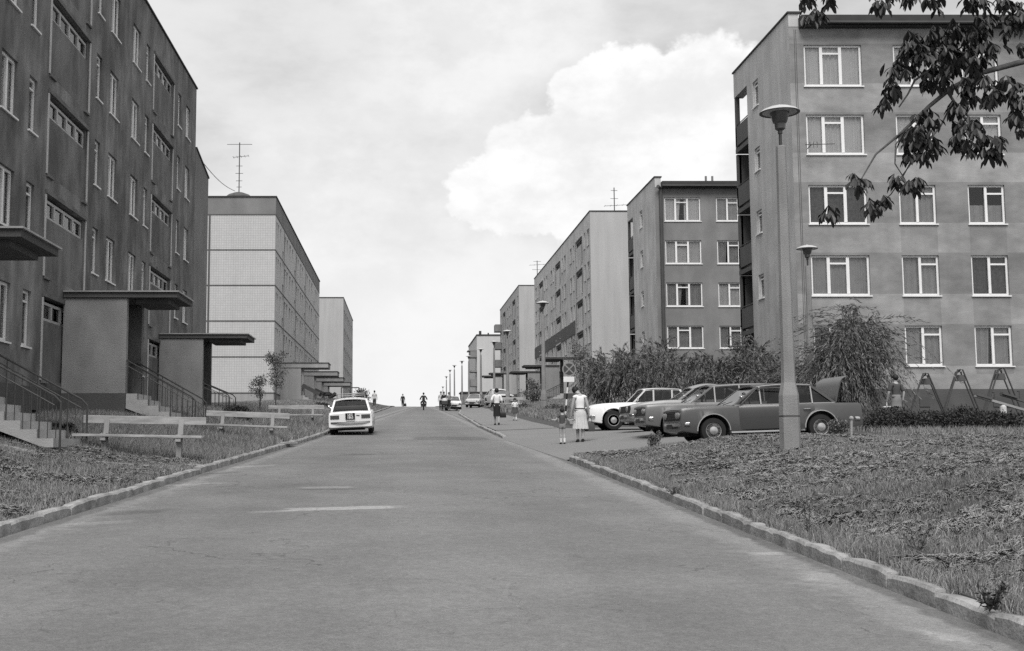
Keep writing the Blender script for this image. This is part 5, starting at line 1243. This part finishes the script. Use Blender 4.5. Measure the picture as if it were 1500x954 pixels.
b = MB(); b.bbox(-.16, .16, -.3, .35, .3, .62, .06); b.tube([(0, -.62, .31), (0, .3, .6), (0, .62, .31)], .03, 6); link('engine', b.mesh('engine', M['metal'], 40), mc)
b = MB(); b.tube([(-.36, .25, 1.02), (-.2, .38, 1.0), (.2, .38, 1.0), (.36, .25, 1.02)], .016, 6); b.tube([(0, .4, 1.0), (0, .62, .31)], .03, 6); link('handlebar', b.mesh('handlebar', M['chrome'], 60), mc)
b = MB(); b.box(-.09, .09, -.80, -.78, .5, .63); link('number_plate', b.mesh('number_plate', M['plate']), mc)
b = MB(); b.ball((0, -.78, .7), .05, .03, .04); link('tail_light', b.mesh('tail_light', M['lens'], 60), mc)
rider, _ = person('person in dark jacket riding the motorcycle, arms spread to the handlebar', (p.x, Yp - .12, z0 + .78 - .80), 0, 1.62, lean=.12, arms={'L': ((-.185, .06, .66), (-.20, .24, .60)), 'R': ((.185, .06, .66), (.20, .24, .60))},
    legs={'L': ((-.14, .20, .46), (-.13, .10, .22)), 'R': ((.14, .20, .46), (.13, .10, .22))}, outfit=dict(top=M['cl_dark'], sleeve=1.2, tuck=False, shorts=M['cl_dark'], short_len=1.), hair=1.1)
# group with the pram
Yp = 104.; p = at(656, 602, Yp)
person('person in checked grey top and dark skirt beside the pram', (p.x + .1, Yp, float(rz(Yp)) + .02), PI, 1.62, outfit=dict(top=M['cl_grey'], sleeve=.6, skirt=(.605, .24, .085, .11, 0.), skirtmat=M['cl_dark']), arms={'L': ((-.15, .02, .64), (-.06, .12, .6)), 'R': ((.15, .02, .64), (.06, .12, .6))}, hair=1.2)
p = at(650.5, 601, Yp + .6)
person('person in dark clothes pushing the pram downhill', (p.x, Yp + .8, float(rz(Yp + .8)) + .02), PI, 1.68, outfit=dict(top=M['cl_dark'], sleeve=1.2, shorts=M['cl_dark'], short_len=1., tuck=False), arms={'L': ((-.14, .05, .64), (-.09, .2, .6)), 'R': ((.14, .05, .64), (.09, .2, .6))})
p = at(646, 601, Yp + 1.5)
person('pale shirted person walking at the back of the pram group', (p.x, Yp + 1.6, float(rz(Yp + 1.6)) + .02), PI, 1.7, legs=walk, outfit=dict(top=M['cl_pale'], sleeve=.6, shorts=M['cl_dark'], short_len=1.))
p = at(651.5, 602, Yp - .4); pz = float(rz(Yp - .2)) + .02
pr = thing('pram', 'dark pram pushed by the walkers near the crest', 'pram', (p.x, Yp - .3, pz))
b = MB(); b.loft([[(x*w_, y*l_, z) for x, y in ((-1,-1),(1,-1),(1,1),(-1,1))] for z, w_, l_ in ((.48,.18,.3),(.55,.24,.4),(.85,.27,.45))], True); link('pram_body', b.mesh('pram_body', M['cl_mid'], 30), pr)
b = MB(); b.ball((0, .2, .85), .27, .28, .28); link('hood', b.mesh('hood', M['cl_pale'], 60), pr)
b = MB(); b.tube([(-.25, .45, .8), (-.25, .75, 1.0), (.25, .75, 1.0), (.25, .45, .8)], .014, 5); link('handle', b.mesh('handle', M['chrome']), pr)
for x in (-.24, .24):
    for y in (-.3, .3):
        b = MB(); b.lathe([(.14, -.012), (.17, -.016), (.17, .016), (.14, .012)], 16, (x, y, .17), 'x'); link('wheel', b.mesh('wheel', M['rubber'], 40), pr)
b = MB()
for x in (-.2, .2): b.tube([(x, -.32, .17), (x*.8, 0, .5), (x, .32, .17)], .014, 5)
link('chassis', b.mesh('chassis', M['metal']), pr)
Yp = 152.; p = at(590, 600, Yp)
t4, p4 = person('lone dark figure with a bag on the crest of the road', (p.x, Yp, float(rz(Yp)) - .1), PI, 1.75, legs=walk, outfit=dict(top=M['cl_dark'], sleeve=1.2, shorts=M['cl_dark'], short_len=1.))
handbag('dark bag carried by the lone figure on the crest', world_pt(t4, p4['haL']), 1.5)
Yp = 112.; p = at(548.5, 600, Yp)
person('person in pale shirt and dark trousers walking up the left verge past the white car', (p.x, Yp, Tz(p.x, Yp)), 0, 1.68, legs=walk, outfit=dict(top=M['cl_pale'], sleeve=.6, shorts=M['cl_mid'], short_len=1.))

# ------------------------------------------------------------------ plants
def frames(D):
    D = D / np.maximum(np.linalg.norm(D, axis=1, keepdims=True), 1e-9)
    a = NP.normal(size=D.shape); a -= (a*D).sum(1, keepdims=True)*D; a /= np.maximum(np.linalg.norm(a, axis=1, keepdims=True), 1e-9)
    return D, a, np.cross(D, a)
def leaf_quads(P, D, L_, W_):
    n = len(P); D, a, _ = frames(D); L_ = np.broadcast_to(L_, n)[:, None]; W_ = np.broadcast_to(W_, n)[:, None]
    return np.stack([P, P + D*L_*.45 + a*W_*.5, P + D*L_, P + D*L_*.45 - a*W_*.5], 1)
def wood(parent, name, paths, m=None):
    for pts, rads in paths:
        b = MB(); b.tube(pts, rads, 7); b.build(name, m or M['bark'], parent, 60)
def weeping(name, label, cat, base, hgt, spread, nb, nstr, leaf=(.10, .022), m=None, group=None, droop=1., upright=.25, squash=1., trunk=False, seed=1):
    """arching branches whose hanging twigs carry narrow leaves"""
    t = thing(name, label, cat, base, group=group); rr = np.random.default_rng(seed)
    P, D = [], []; bx, by, bz = base; tubes = []
    for i in range(nb):
        az = rr.uniform(0, 2*PI); out = spread * (rr.uniform(.2, 1.)**.7); top = hgt * rr.uniform(.6, 1.0) * (1 - .25*(out/spread)**2)
        q = np.linspace(0, 1, 14); rad = out*(q**1.3); zz = top*np.sin(np.minimum(q*1.25, 1.)*PI/2)**.9 - np.maximum(q - .7, 0)*droop*.9*hgt*.5
        cx, cy = bx + rad*math.cos(az), by + rad*math.sin(az)*squash; cz = bz + zz
        C = np.stack([cx, cy, cz], 1)
        if i % 4 == 0: tubes.append(([tuple(c_) for c_ in C], [max(.006, .03*(1 - .8*k/13)) for k in range(14)]))
        for s in range(nstr):
            f = rr.uniform(.3, 1.)*13; k = int(min(12, f)); c0 = C[k] + (C[k+1] - C[k])*(f - k) + rr.normal(0, .07, 3)
            ln_ = rr.uniform(.25, .9)*hgt*.33*droop; nl = int(10 + 16*ln_); u = np.linspace(0, 1, nl)
            dirx = rr.normal(0, .35, 2) + .35*np.array([math.cos(az), math.sin(az)])
            up = upright*(rr.random() < .35)
            px = c0[0] + dirx[0]*ln_*u; py = c0[1] + dirx[1]*ln_*u; pz = c0[2] + ln_*(up*1.8*u - (1 - up)*u**1.4)
            keep = pz > bz + .05
            pts = np.stack([px, py, pz], 1)[keep]; P.append(pts + rr.normal(0, .012, pts.shape))
            g_ = np.gradient(np.stack([px, py, pz], 1), axis=0)[keep] if keep.sum() > 1 else np.zeros(pts.shape); g_ /= np.maximum(np.linalg.norm(g_, axis=1, keepdims=True), 1e-6); d = g_ + rr.normal(0, .28, pts.shape); D.append(d)
    P = np.concatenate(P); D = np.concatenate(D); n = len(P)
    Q = leaf_quads(P, D, rr.uniform(.6, 1.25, n)*leaf[0], rr.uniform(.7, 1.3, n)*leaf[1]) - np.array(base)
    link('foliage', polys_mesh('foliage', Q, m or M['leaf']), t)
    if trunk: wood(t, 'trunk', [([(bx, by, bz - .2), (bx + .05, by, bz + hgt*.3), (bx - .05, by, bz + hgt*.6)], [.12, .09, .05])])
    wood(t, 'stem', tubes[:4]); return t
Yv = 39.5
p = at(1245, 620, Yv); weeping('willow_tree', 'weeping willow with drooping crown between the nearest lamp and the banded block', 'tree', (p.x, Yv, Tz(p.x, Yv)), at(1235, 436, Yv).z - Tz(p.x, Yv), 1.9, 27, 44, (.18, .025), M['leaf'], droop=1.7, trunk=True, seed=4, upright=.35)
for i, (px, top, Y, sp, lb_) in enumerate(((890, 520, 50, 1.25, 'feathery shrub at the street end of the shrub row, behind the white car'), (935, 508, 48.5, 1.65, 'wide drooping shrub above the rounded grey car'), (990, 512, 47, 1.6, 'drooping shrub above the estate car, in front of the dark open window'),
     (1050, 520, 46.5, 1.55, 'drooping shrub above the windscreen of the dark saloon'), (1104, 488, 46.2, 1.35, 'tallest drooping shrub of the row, just left of the nearest lamp'), (1146, 530, 43.2, 1.2, 'dense drooping shrub hidden half by the nearest lamp post'), (965, 498, 51, 1.4, 'tall feathery shrub at the back of the shrub row'))):
    p = at(px, 600, Y); z = Tz(p.x, Y); weeping('drooping_shrub', lb_, 'shrub', (p.x, Y, z), at(px, top - 6, Y).z - z, sp, 26, 24, (.18, .028), M['leaf'], 'drooping shrubs behind the parking bay', 1.0, .5, 1., seed=20 + i)
def sapling(label, px, top, Y, spread, seed, n=900, leaf=(.09, .05)):
    p = at(px, 600, Y); z = Tz(p.x, Y); hh = at(px, top, Y).z - z; rr = np.random.default_rng(seed); base = (p.x, Y, z)
    t = thing('sapling', label, 'tree', base); P = []; D = []; paths = [([(0, 0, -.1), (.04, 0, hh*.5), (-.03, 0, hh*.95)], [.035, .025, .008])]
    for k in range(11):
        az = rr.uniform(0, 2*PI); f = rr.uniform(.35, .95); l = spread*rr.uniform(.5, 1.)*(1.15 - f*.6); e = np.array([math.cos(az)*l, math.sin(az)*l, hh*f + l*.5]); s0 = np.array([0, 0, hh*f])
        paths.append(([tuple(s0), tuple((s0+e)/2 + [0, 0, .04]), tuple(e)], [.012, .009, .004]))
        m_ = n // 11; u = rr.uniform(.25, 1.1, m_)[:, None]; P.append(s0 + (e - s0)*u + rr.normal(0, .11*spread + .03, (m_, 3))); d = rr.normal(0, .6, (m_, 3)); d[:, 2] -= .5; D.append(d)
    P = np.concatenate(P); D = np.concatenate(D)
    link('foliage', polys_mesh('foliage', leaf_quads(P, D, rr.uniform(.6, 1.2, len(P))*leaf[0], rr.uniform(.7, 1.2, len(P))*leaf[1]), M['leaf']), t)
    for i, (a, c_) in enumerate(paths):
        b = MB(); b.tube(a, c_, 6); link('trunk' if i == 0 else 'limb', b.mesh('trunk', M['bark'], 60), t)
    return t
sapling('thin sapling tree with narrow upright crown before the tiled block', 403, 518, 54, .75, 5, 1500)
sapling('small leaning sapling with tufted crown, left of the taller sapling', 380, 553, 52, .6, 6, 800)
sapling('slim sapling beside the no stopping sign', 851, 497, 58, .9, 7, 1500)
sapling('young tree in front of the porches of the long pale block', 781, 560, 86, 1.0, 8, 900, (.14, .07))
def bush(label, c, rx, ry, hh, n, seed, leaf=(.07, .045), m=None, name='bush', cat='bush', group=None, loose=.5):
    rr = np.random.default_rng(seed); t = thing(name, label, cat, c, group=group)
    nl = max(5, int(rx*ry*20)); P = []
    for k in range(nl):
        a = rr.uniform(0, 2*PI); q = rr.uniform(0, 1)**.5*.75; cc = np.array([rx*q*math.cos(a), ry*q*math.sin(a), hh*rr.uniform(.35, .8)*(1 - .35*q)])
        v = rr.normal(size=(n // nl, 3)); v /= np.linalg.norm(v, axis=1, keepdims=True); r_ = rr.uniform(.35, 1.1, (n // nl, 1))
        P.append(cc + v*r_*np.array([rx*loose, ry*loose, hh*.4]))
    P = np.concatenate(P); P = P[P[:, 2] > .02]; D = rr.normal(size=P.shape); D[:, 2] += .4
    link('foliage', polys_mesh('foliage', leaf_quads(P, D, rr.uniform(.6, 1.3, len(P))*leaf[0], rr.uniform(.6, 1.3, len(P))*leaf[1]), m or M['leaf']), t)
    for k in range(4):
        b = MB(); a = rr.uniform(0, 2*PI); b.tube([(0, 0, -.1), (rx*.4*math.cos(a), ry*.4*math.sin(a), hh*.4), (rx*.6*math.cos(a), ry*.6*math.sin(a), hh*.8)], [.014, .01, .004], 5); link('stem', b.mesh('stem', M['bark'], 60), t)
    return t
def bush_px(label, px, pb, top, Y, rpx, seed, n=1500, m=None, leaf=(.07, .045)):
    p = at(px, pb, Y); z = Tz(p.x, Y); return bush(label, (p.x, Y, z), rpx/1715*Y, rpx/1715*Y*.8, max(.3, at(px, top, Y).z - z), n, seed, leaf, m)
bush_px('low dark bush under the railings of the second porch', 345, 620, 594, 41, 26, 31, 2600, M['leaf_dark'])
bush_px('small bush between the stairs and the nearest bench', 92, 640, 626, 24.6, 22, 32, 1500, M['leaf_dark'])
bush_px('round bush on the crest left of the road', 530, 596, 570, 118, 14, 33, 1400, None, (.16, .1))
bush_px('tall dark shrub beside the porch of the long pale block', 780, 600, 558, 92, 11, 34, 1200, M['leaf_dark'], (.12, .08))
bush_px('leafy bush on the bank between lamp and girl', 772, 612, 590, 70, 12, 35, 1000, None, (.1, .07))
bush_px('low bush at the foot of the bank beside the lamp', 812, 612, 592, 60, 22, 36, 1500, None, (.09, .06))
bush_px('bush in front of the fourth block porch', 722, 600, 580, 118, 9, 37, 700, M['leaf_dark'], (.15, .1))
bush_px('shrub beside the stairs of the tiled block', 470, 610, 590, 80, 14, 38, 900, M['leaf_dark'], (.12, .07))
bush_px('weedy tuft at the grass edge before the front bumpers', 962, 650, 634, 26.2, 13, 39, 700, None, (.05, .02))
bush_px('leafy weed standing before the rear wheel of the dark saloon', 1228, 648, 612, 25.6, 16, 40, 900, None, (.06, .03))
p = at(1247, 646, 25.); b = MB(); b.tube([(0, 0, -.1), (.02, 0, .42)], .03, 6); b.ball((.02, 0, .44), .05, .05, .05)
o_ = link('marker_post', b.mesh('marker_post', M['concrete'], 50), None, (p.x, 25., Tz(p.x, 25.))); tag(o_, 'short grey post with pale knob at the rear of the dark saloon', 'post')
# clipped hedge before the playground
hx0, hx1, Yh = at(1268, 635, 30.6).x, at(1492, 635, 30.6).x, 30.6; rr = np.random.default_rng(50)
n = 15000; X = rr.uniform(hx0, hx1, n); f = (X - hx0)/(hx1 - hx0); hh = .62*(.72 + .25*np.sin(X*3.1) * .4 + .2*np.sin(X*7.3 + 1)*.5 + .15*rr.random(n)); hh *= np.minimum(1, f*7 + .4)
Yq = Yh + rr.normal(0, .28, n); gz = T(X, Yq); Z = gz + hh*rr.uniform(0, 1, n)**.8; P = np.stack([X, Yq, Z], 1); D = rr.normal(size=P.shape); D[:, 2] += .5
hg = thing('hedge', 'low dark hedge of small leaves in front of the swings and the seesaws', 'hedge', (hx0, Yh, Tz(hx0, Yh)))
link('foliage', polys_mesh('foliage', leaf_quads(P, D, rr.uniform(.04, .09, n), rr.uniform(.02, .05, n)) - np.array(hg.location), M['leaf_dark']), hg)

# chestnut whose branches hang into the picture; its trunk stands outside on the right
Yt = 10.2
def bp_(px, py, dy=0.): v = at(px, py, Yt + dy); return (v.x, v.y, v.z)
tx_, ty_ = at(1760, 500, Yt + .6).x, Yt + .6; tz_ = Tz(tx_, ty_)
ch = thing('chestnut_tree', 'dark chestnut branch with hanging leaves reaching in at the upper right corner', 'tree', (tx_, ty_, tz_))
wood(ch, 'trunk', [([(tx_, ty_, tz_ - .3), (tx_ + .05, ty_, tz_ + 1.5), (tx_, ty_, tz_ + 3.6), (tx_ + .1, ty_ - .05, tz_ + 6.5)], [.26, .2, .17, .11])])
br = [([(tx_, ty_, at(1700, 60, Yt).z), bp_(1620, 84, .3), bp_(1500, 90), bp_(1440, 106), bp_(1395, 128), bp_(1362, 155), bp_(1320, 195), bp_(1283, 226), bp_(1262, 262)], [.09, .05, .028, .024, .021, .018, .012, .009, .005]),
      ([bp_(1385, 130), bp_(1398, 150), bp_(1410, 170), bp_(1430, 195)], [.014, .012, .009, .005]),
      ([bp_(1330, 188), bp_(1312, 212), bp_(1311, 240), bp_(1325, 262)], [.009, .007, .006, .004]), ([bp_(1338, 230), bp_(1322, 260), bp_(1305, 285), bp_(1288, 300)], [.006, .005, .005, .003]),
      ([bp_(1395, 150), bp_(1378, 185), bp_(1350, 220), bp_(1318, 262)], [.008, .007, .006, .004]),
      ([bp_(1365, 100), bp_(1340, 118), bp_(1330, 138), bp_(1317, 157)], [.012, .010, .008, .006]),
      ([bp_(1440, 106), bp_(1420, 80), bp_(1380, 70), bp_(1340, 75)], [.014, .011, .008, .005]), ([(tx_, ty_, at(1700, -60, Yt).z), bp_(1600, -50, .2), bp_(1450, -40), bp_(1330, -20), bp_(1205, -12), bp_(1185, 4)], [.08, .05, .03, .02, .012, .006]),
      ([bp_(1450, -40), bp_(1440, 5), bp_(1445, 40)], [.015, .01, .006]), ([bp_(1560, 88, .2), bp_(1500, 128), bp_(1465, 150), bp_(1440, 160)], [.02, .014, .010, .006]), ([bp_(1430, 120), bp_(1425, 150), bp_(1415, 170)], [.006, .005, .003]), ([bp_(1202, 20), bp_(1190, 32), bp_(1172, 36)], [.005, .004, .003])]
wood(ch, 'branch', br)
CL = [(1178, 6, 13, 7), (1196, 22, 13, 8), (1212, 2, 9, 4), (1290, 10, 12, 7), (1308, -6, 12, 5), (1334, 0, 14, 7), (1368, 4, 14, 7), (1430, 8, 16, 10), (1440, 32, 12, 7), (1470, 4, 14, 6), (1400, 38, 6, 2), (1488, 30, 15, 9), (1478, 44, 12, 6), (1500, 20, 14, 6),
      (1345, 62, 16, 10), (1372, 55, 16, 10), (1400, 52, 16, 12), (1430, 52, 16, 12), (1330, 82, 15, 10), (1360, 80, 16, 12), (1392, 78, 16, 12), (1422, 76, 16, 12), (1448, 72, 14, 10), (1315, 108, 13, 9), (1304, 136, 12, 9), (1297, 150, 9, 5), (1332, 104, 12, 6),
      (1372, 104, 13, 8), (1400, 100, 15, 10), (1432, 98, 15, 10), (1362, 122, 12, 7), (1386, 120, 12, 7), (1414, 122, 13, 8), (1440, 124, 14, 9), (1465, 132, 14, 9), (1490, 140, 15, 9), (1420, 142, 12, 7), (1450, 148, 12, 7), (1488, 168, 13, 9), (1498, 190, 12, 7), (1475, 120, 10, 4), (1494, 72, 8, 3),
      (1354, 168, 11, 6), (1362, 180, 8, 4), (1400, 164, 11, 7), (1410, 184, 12, 8), (1404, 208, 11, 7), (1426, 186, 12, 8), (1436, 205, 12, 8), (1452, 226, 11, 8), (1460, 208, 9, 5), (1420, 218, 9, 5),
      (1328, 198, 12, 8), (1345, 196, 12, 7), (1342, 212, 13, 8), (1358, 206, 12, 7), (1334, 226, 9, 5), (1352, 228, 10, 5), (1366, 216, 9, 4), (1312, 264, 8, 4), (1335, 268, 10, 7), (1345, 272, 9, 5), (1254, 262, 8, 4), (1262, 268, 8, 4), (1216, 312, 10, 6), (1276, 304, 9, 5), (1292, 296, 8, 4), (1286, 308, 8, 4)]
rr = np.random.default_rng(77); polys = []
def leaflet(p, d, L_, W_, nrm):
    d = d/np.linalg.norm(d); a = np.cross(d, nrm); a /= max(1e-6, np.linalg.norm(a)); nn = np.cross(a, d)
    out_ = []
    for s in (-1, 1):   # two halves folded along the midrib
        out_.append([p, p + d*L_*.35 + a*s*W_*.30 + nn*.12*W_, p + d*L_*.68 + a*s*W_*.5 + nn*.2*W_, p + d*L_*.88 + a*s*W_*.3 + nn*.1*W_ - np.array([0, 0, .01]), p + d*L_ - np.array([0, 0, .015]), p + d*L_*.6])
    return out_
for cx, cy, cr_, k in CL:
    for q in range(int(k*1.5)):
        ox, oy = rr.normal(0, cr_*.5, 2); c0 = np.array(at(cx + ox, cy + oy - cr_*.5, Yt + rr.normal(0, .14)))
        hz_ = rr.uniform(0, 2*PI); nl = rr.integers(3, 6)
        for j in range(nl):
            a = hz_ + (j - nl/2)*.8 + rr.normal(0, .15); d = np.array([math.cos(a)*.75, math.sin(a)*.75, -rr.uniform(.5, 1.5)]); L_ = rr.uniform(.07, .13)
            polys += leaflet(c0, d, L_, L_*rr.uniform(.30, .40), np.array([math.cos(a)*.8, math.sin(a)*.8, .7]))
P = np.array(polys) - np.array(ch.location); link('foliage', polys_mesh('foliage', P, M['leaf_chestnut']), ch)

# ------------------------------------------------------------------ grass
def vnoise(x, y, s, seed):
    r_ = np.random.default_rng(seed); v = 0
    for k in range(5): a, b_, ph = r_.normal(0, 1, 2).tolist() + [r_.uniform(0, 6)]; v = v + np.sin((x*a + y*b_)*s*(1 + .5*k) + ph)/(1 + .4*k)
    return v / 2.2
def blades(X, Y, hgt, wid, lean, seed, dz=0.):
    r_ = np.random.default_rng(seed); n = len(X); Z = T(X, Y) - .01 + dz; az = r_.uniform(0, 2*PI, n); la = az + r_.normal(0, .8, n)
    ax, ay = np.cos(az)*wid/2, np.sin(az)*wid/2; lx, ly = np.cos(la)*lean, np.sin(la)*lean
    B = np.stack([X, Y, Z], 1); S = np.stack([ax, ay, 0*ax], 1); z0 = np.zeros(n)
    mid = B + np.stack([lx*hgt*.35, ly*hgt*.35, hgt*.62*np.sqrt(np.maximum(.05, 1 - lean**2*.5))], 1); tip = B + np.stack([lx*hgt, ly*hgt, hgt*np.sqrt(np.maximum(.02, 1 - np.minimum(lean, 1.)**2*.9))], 1)
    V = np.stack([B - S, B + S, mid + S*.7, mid - S*.7, tip], 1).reshape(-1, 3)
    base = (np.arange(n)*5)[:, None]; lo = np.concatenate([base + np.array([0, 1, 2, 3]), base + np.array([3, 2, 4])], 1).ravel()
    st_ = (np.arange(n)*7)[:, None] + np.array([0, 4]); tt_ = np.tile([4, 3], n)
    return V, lo, st_.ravel(), tt_
def lawn(label, X, Y, hgt, wid, lean, m, seed, name='grass', dz=0.):
    V, lo, s_, t_ = blades(X, Y, hgt, wid, lean, seed, dz); o = link(name, np_mesh(name, V, lo, s_, t_, m)); return tag(o, label, 'grass', kind='stuff')
def scatter(n, x0, x1, y0, y1, seed, right=True, maxpx=1580, minpx=-60, pw=1.):
    r_ = np.random.default_rng(seed); Y = y0 + (y1 - y0)*r_.random(n)**pw; X = x0 + (x1 - x0)*r_.random(n)
    px = CX + X/Y*1715; d = (X - kr(Y)) if right else (kl(Y) - X); k = (px < maxpx) & (px > minpx) & (d > .12); return X[k], Y[k], d[k]
r_ = np.random.default_rng(5)
X, Y, d = scatter(330000, 3.7, 15.5, 6.5, 26.45, 1, pw=1.25); hn = vnoise(X, Y, 1.3, 3)
hgt = (.055 + .05*r_.random(len(X)) + .035*np.clip(hn, -1, 1) + .06*np.exp(-d/.35)*r_.random(len(X))); lawn('short mown grass of the corner lawn under the nearest lamp', X, Y, np.maximum(hgt, .03), .0045 + .00022*Y, np.abs(r_.normal(.5, .3, len(X))), M['grass'], 61)
def heaps(label, n, x0, x1, y0, y1, seed, right, m=None, per=420):
    """cut grass raked by the scythe into small loose heaps and swaths"""
    r_ = np.random.default_rng(seed); hx, hy, hd = scatter(n, x0, x1, y0, y1, seed, right); k = (hd > .45) & (vnoise(hx, hy, .9, seed + 1) > -.55 + .9*r_.random(len(hx)) - .35); hx, hy = hx[k], hy[k]
    m_ = len(hx); sz = r_.uniform(.12, .40, m_); az = r_.normal(.15, .5, m_); el_ = r_.uniform(1.2, 3.2, m_)
    idx = np.repeat(np.arange(m_), (per*(sz/.25)**1.6).astype(int)); nn = len(idx)
    u, v = r_.normal(0, .5, nn), r_.normal(0, .5, nn); a = az[idx]; s_ = sz[idx]
    dx_, dy_ = u*s_*el_[idx], v*s_; X = hx[idx] + dx_*np.cos(a) - dy_*np.sin(a); Y = hy[idx] + dx_*np.sin(a) + dy_*np.cos(a)
    top = np.maximum(0, 1 - (u*u + v*v)*1.1)*s_*.22; Z = T(X, Y) + .03 + top*r_.random(nn)**.5
    L_ = r_.uniform(.06, .15, nn); dirn = a + r_.normal(0, .7, nn); el2 = r_.normal(.1, .3, nn); D = np.stack([np.cos(dirn)*np.cos(el2), np.sin(dirn)*np.cos(el2), np.sin(el2)], 1); c0 = np.stack([X, Y, Z], 1); wd = (.0008 + .00009*Y)[:, None]
    sd_ = np.stack([-D[:, 1], D[:, 0], 0*X], 1); sd_ /= np.maximum(np.linalg.norm(sd_, axis=1, keepdims=True), 1e-6); sd_[:, 2] = r_.normal(0, .5, nn)
    L_ = L_[:, None]; bow = np.stack([0*X, 0*X, -.25*L_[:, 0]], 1)
    Q = np.stack([c0 - D*L_*.5 + bow*.5 - sd_*wd, c0 - D*L_*.5 + bow*.5 + sd_*wd, c0 + sd_*wd, c0 + D*L_*.5 + bow, c0 - sd_*wd], 1); ok = (Y > y0 - .3) & (Y < y1 + .1) & (((X - kr(Y)) > .15) if right else ((kl(Y) - X) > .15)); Q = Q[ok]
    return tag(link('dry_grass', polys_mesh('dry_grass', Q, m or M['hay'])), label, 'grass', kind='stuff')
heaps('cut dry grass lying in small loose heaps over the corner lawn', 560, 3.9, 15.5, 8.5, 26., 71, True)
X, Y, d = scatter(90000, 3.7, 5.0, 6.5, 26, 3); k = (d < .3 + .25*vnoise(X, Y, 2.5, 12)) & (vnoise(X, Y, 2.2, 13) > -.2); X, Y = X[k], Y[k]
lawn('longer weedy grass leaning over the right kerb', X - .04, Y, .05 + .10*r_.random(len(X)), .006, np.abs(r_.normal(.45, .25, len(X))), M['grass'], 63, 'weeds')
X, Y, d = scatter(190000, -12, -3, 10.5, 32, 4, False, pw=1.1); hn = vnoise(X, Y, 1.2, 14)
lawn('rough grass verge on the left around the nearest benches', X, Y, np.maximum(.06 + .09*r_.random(len(X)) + .04*hn + .08*(Y > 24), .03), .005 + .0002*Y, np.abs(r_.normal(.5, .3, len(X))), M['grass'], 64)
heaps('pale cut grass lying in loose heaps on the near left verge', 280, -10, -4, 11, 23.5, 73, False)
X, Y, d = scatter(120000, -10, -2, 31, 120, 7, False, pw=1.6)
lawn('long grass of the far left verge up to the crest', X, Y, .12 + .2*r_.random(len(X)), .008 + .00025*Y, np.abs(r_.normal(.4, .25, len(X))), M['grass'], 66)
X, Y, d = scatter(130000, 5.5, 16, 38.9, 110, 8, pw=1.5); k = (d > 2.8) & ((Y > LOT_Y1 + .2) | (X > LOT_X1 + .1)); X, Y = X[k], Y[k]
lawn('long dark grass on the bank below the pale blocks', X, Y, .12 + .22*r_.random(len(X)), .009 + .00025*Y, np.abs(r_.normal(.4, .25, len(X))), M['grass'], 67)
X, Y, d = scatter(110000, 9, 28, 26, 45, 9); k = (X > LOT_X1 + .1) | (Y > LOT_Y1 + .2); X, Y = X[k], Y[k]
lawn('grass of the playground between hedge and banded block', X, Y, .08 + .14*r_.random(len(X)), .014, np.abs(r_.normal(.4, .25, len(X))), M['grass'], 68)
# single taller weeds along the lawn and dark tufts at the kerb
for i, (px, py, hh, lb_) in enumerate(((1185, 788, .42, 'tall single weed on the lawn near the middle of the right kerb'), (1345, 818, .3, 'leafy weed behind the right kerb, lower right'), (1450, 905, .22, 'dark leafy weed tuft growing over the kerb in the lower right corner'), (985, 736, .10, 'small clump of weed fallen on the road by the kerb'))):
    p = gp(px, py); rr = np.random.default_rng(90 + i); t = thing('weed', lb_, 'weed', (p.x, p.y, p.z)); P = []; D = []
    for k in range(5 if i != 0 else 3):
        a = rr.uniform(0, 2*PI); sp_ = .12 if i else .05; e = np.array([math.cos(a)*sp_, math.sin(a)*sp_, hh*rr.uniform(.6, 1.)]); b = MB(); b.tube([(0, 0, 0), tuple(e*.5 + [0, 0, .02]), tuple(e)], [.004, .003, .002], 5); link('stem', b.mesh('stem', M['leaf_dark']), t)
        u = rr.uniform(.1, 1., 26)[:, None]; P.append(e*u); q = rr.normal(0, 1, (26, 3)); q[:, 2] += .4; D.append(q)
    P = np.concatenate(P); D = np.concatenate(D); link('leaves', polys_mesh('leaves', leaf_quads(P, D, rr.uniform(.03, .07, len(P)), rr.uniform(.01, .022, len(P))), M['leaf_dark'] if i == 2 else M['leaf']), t)
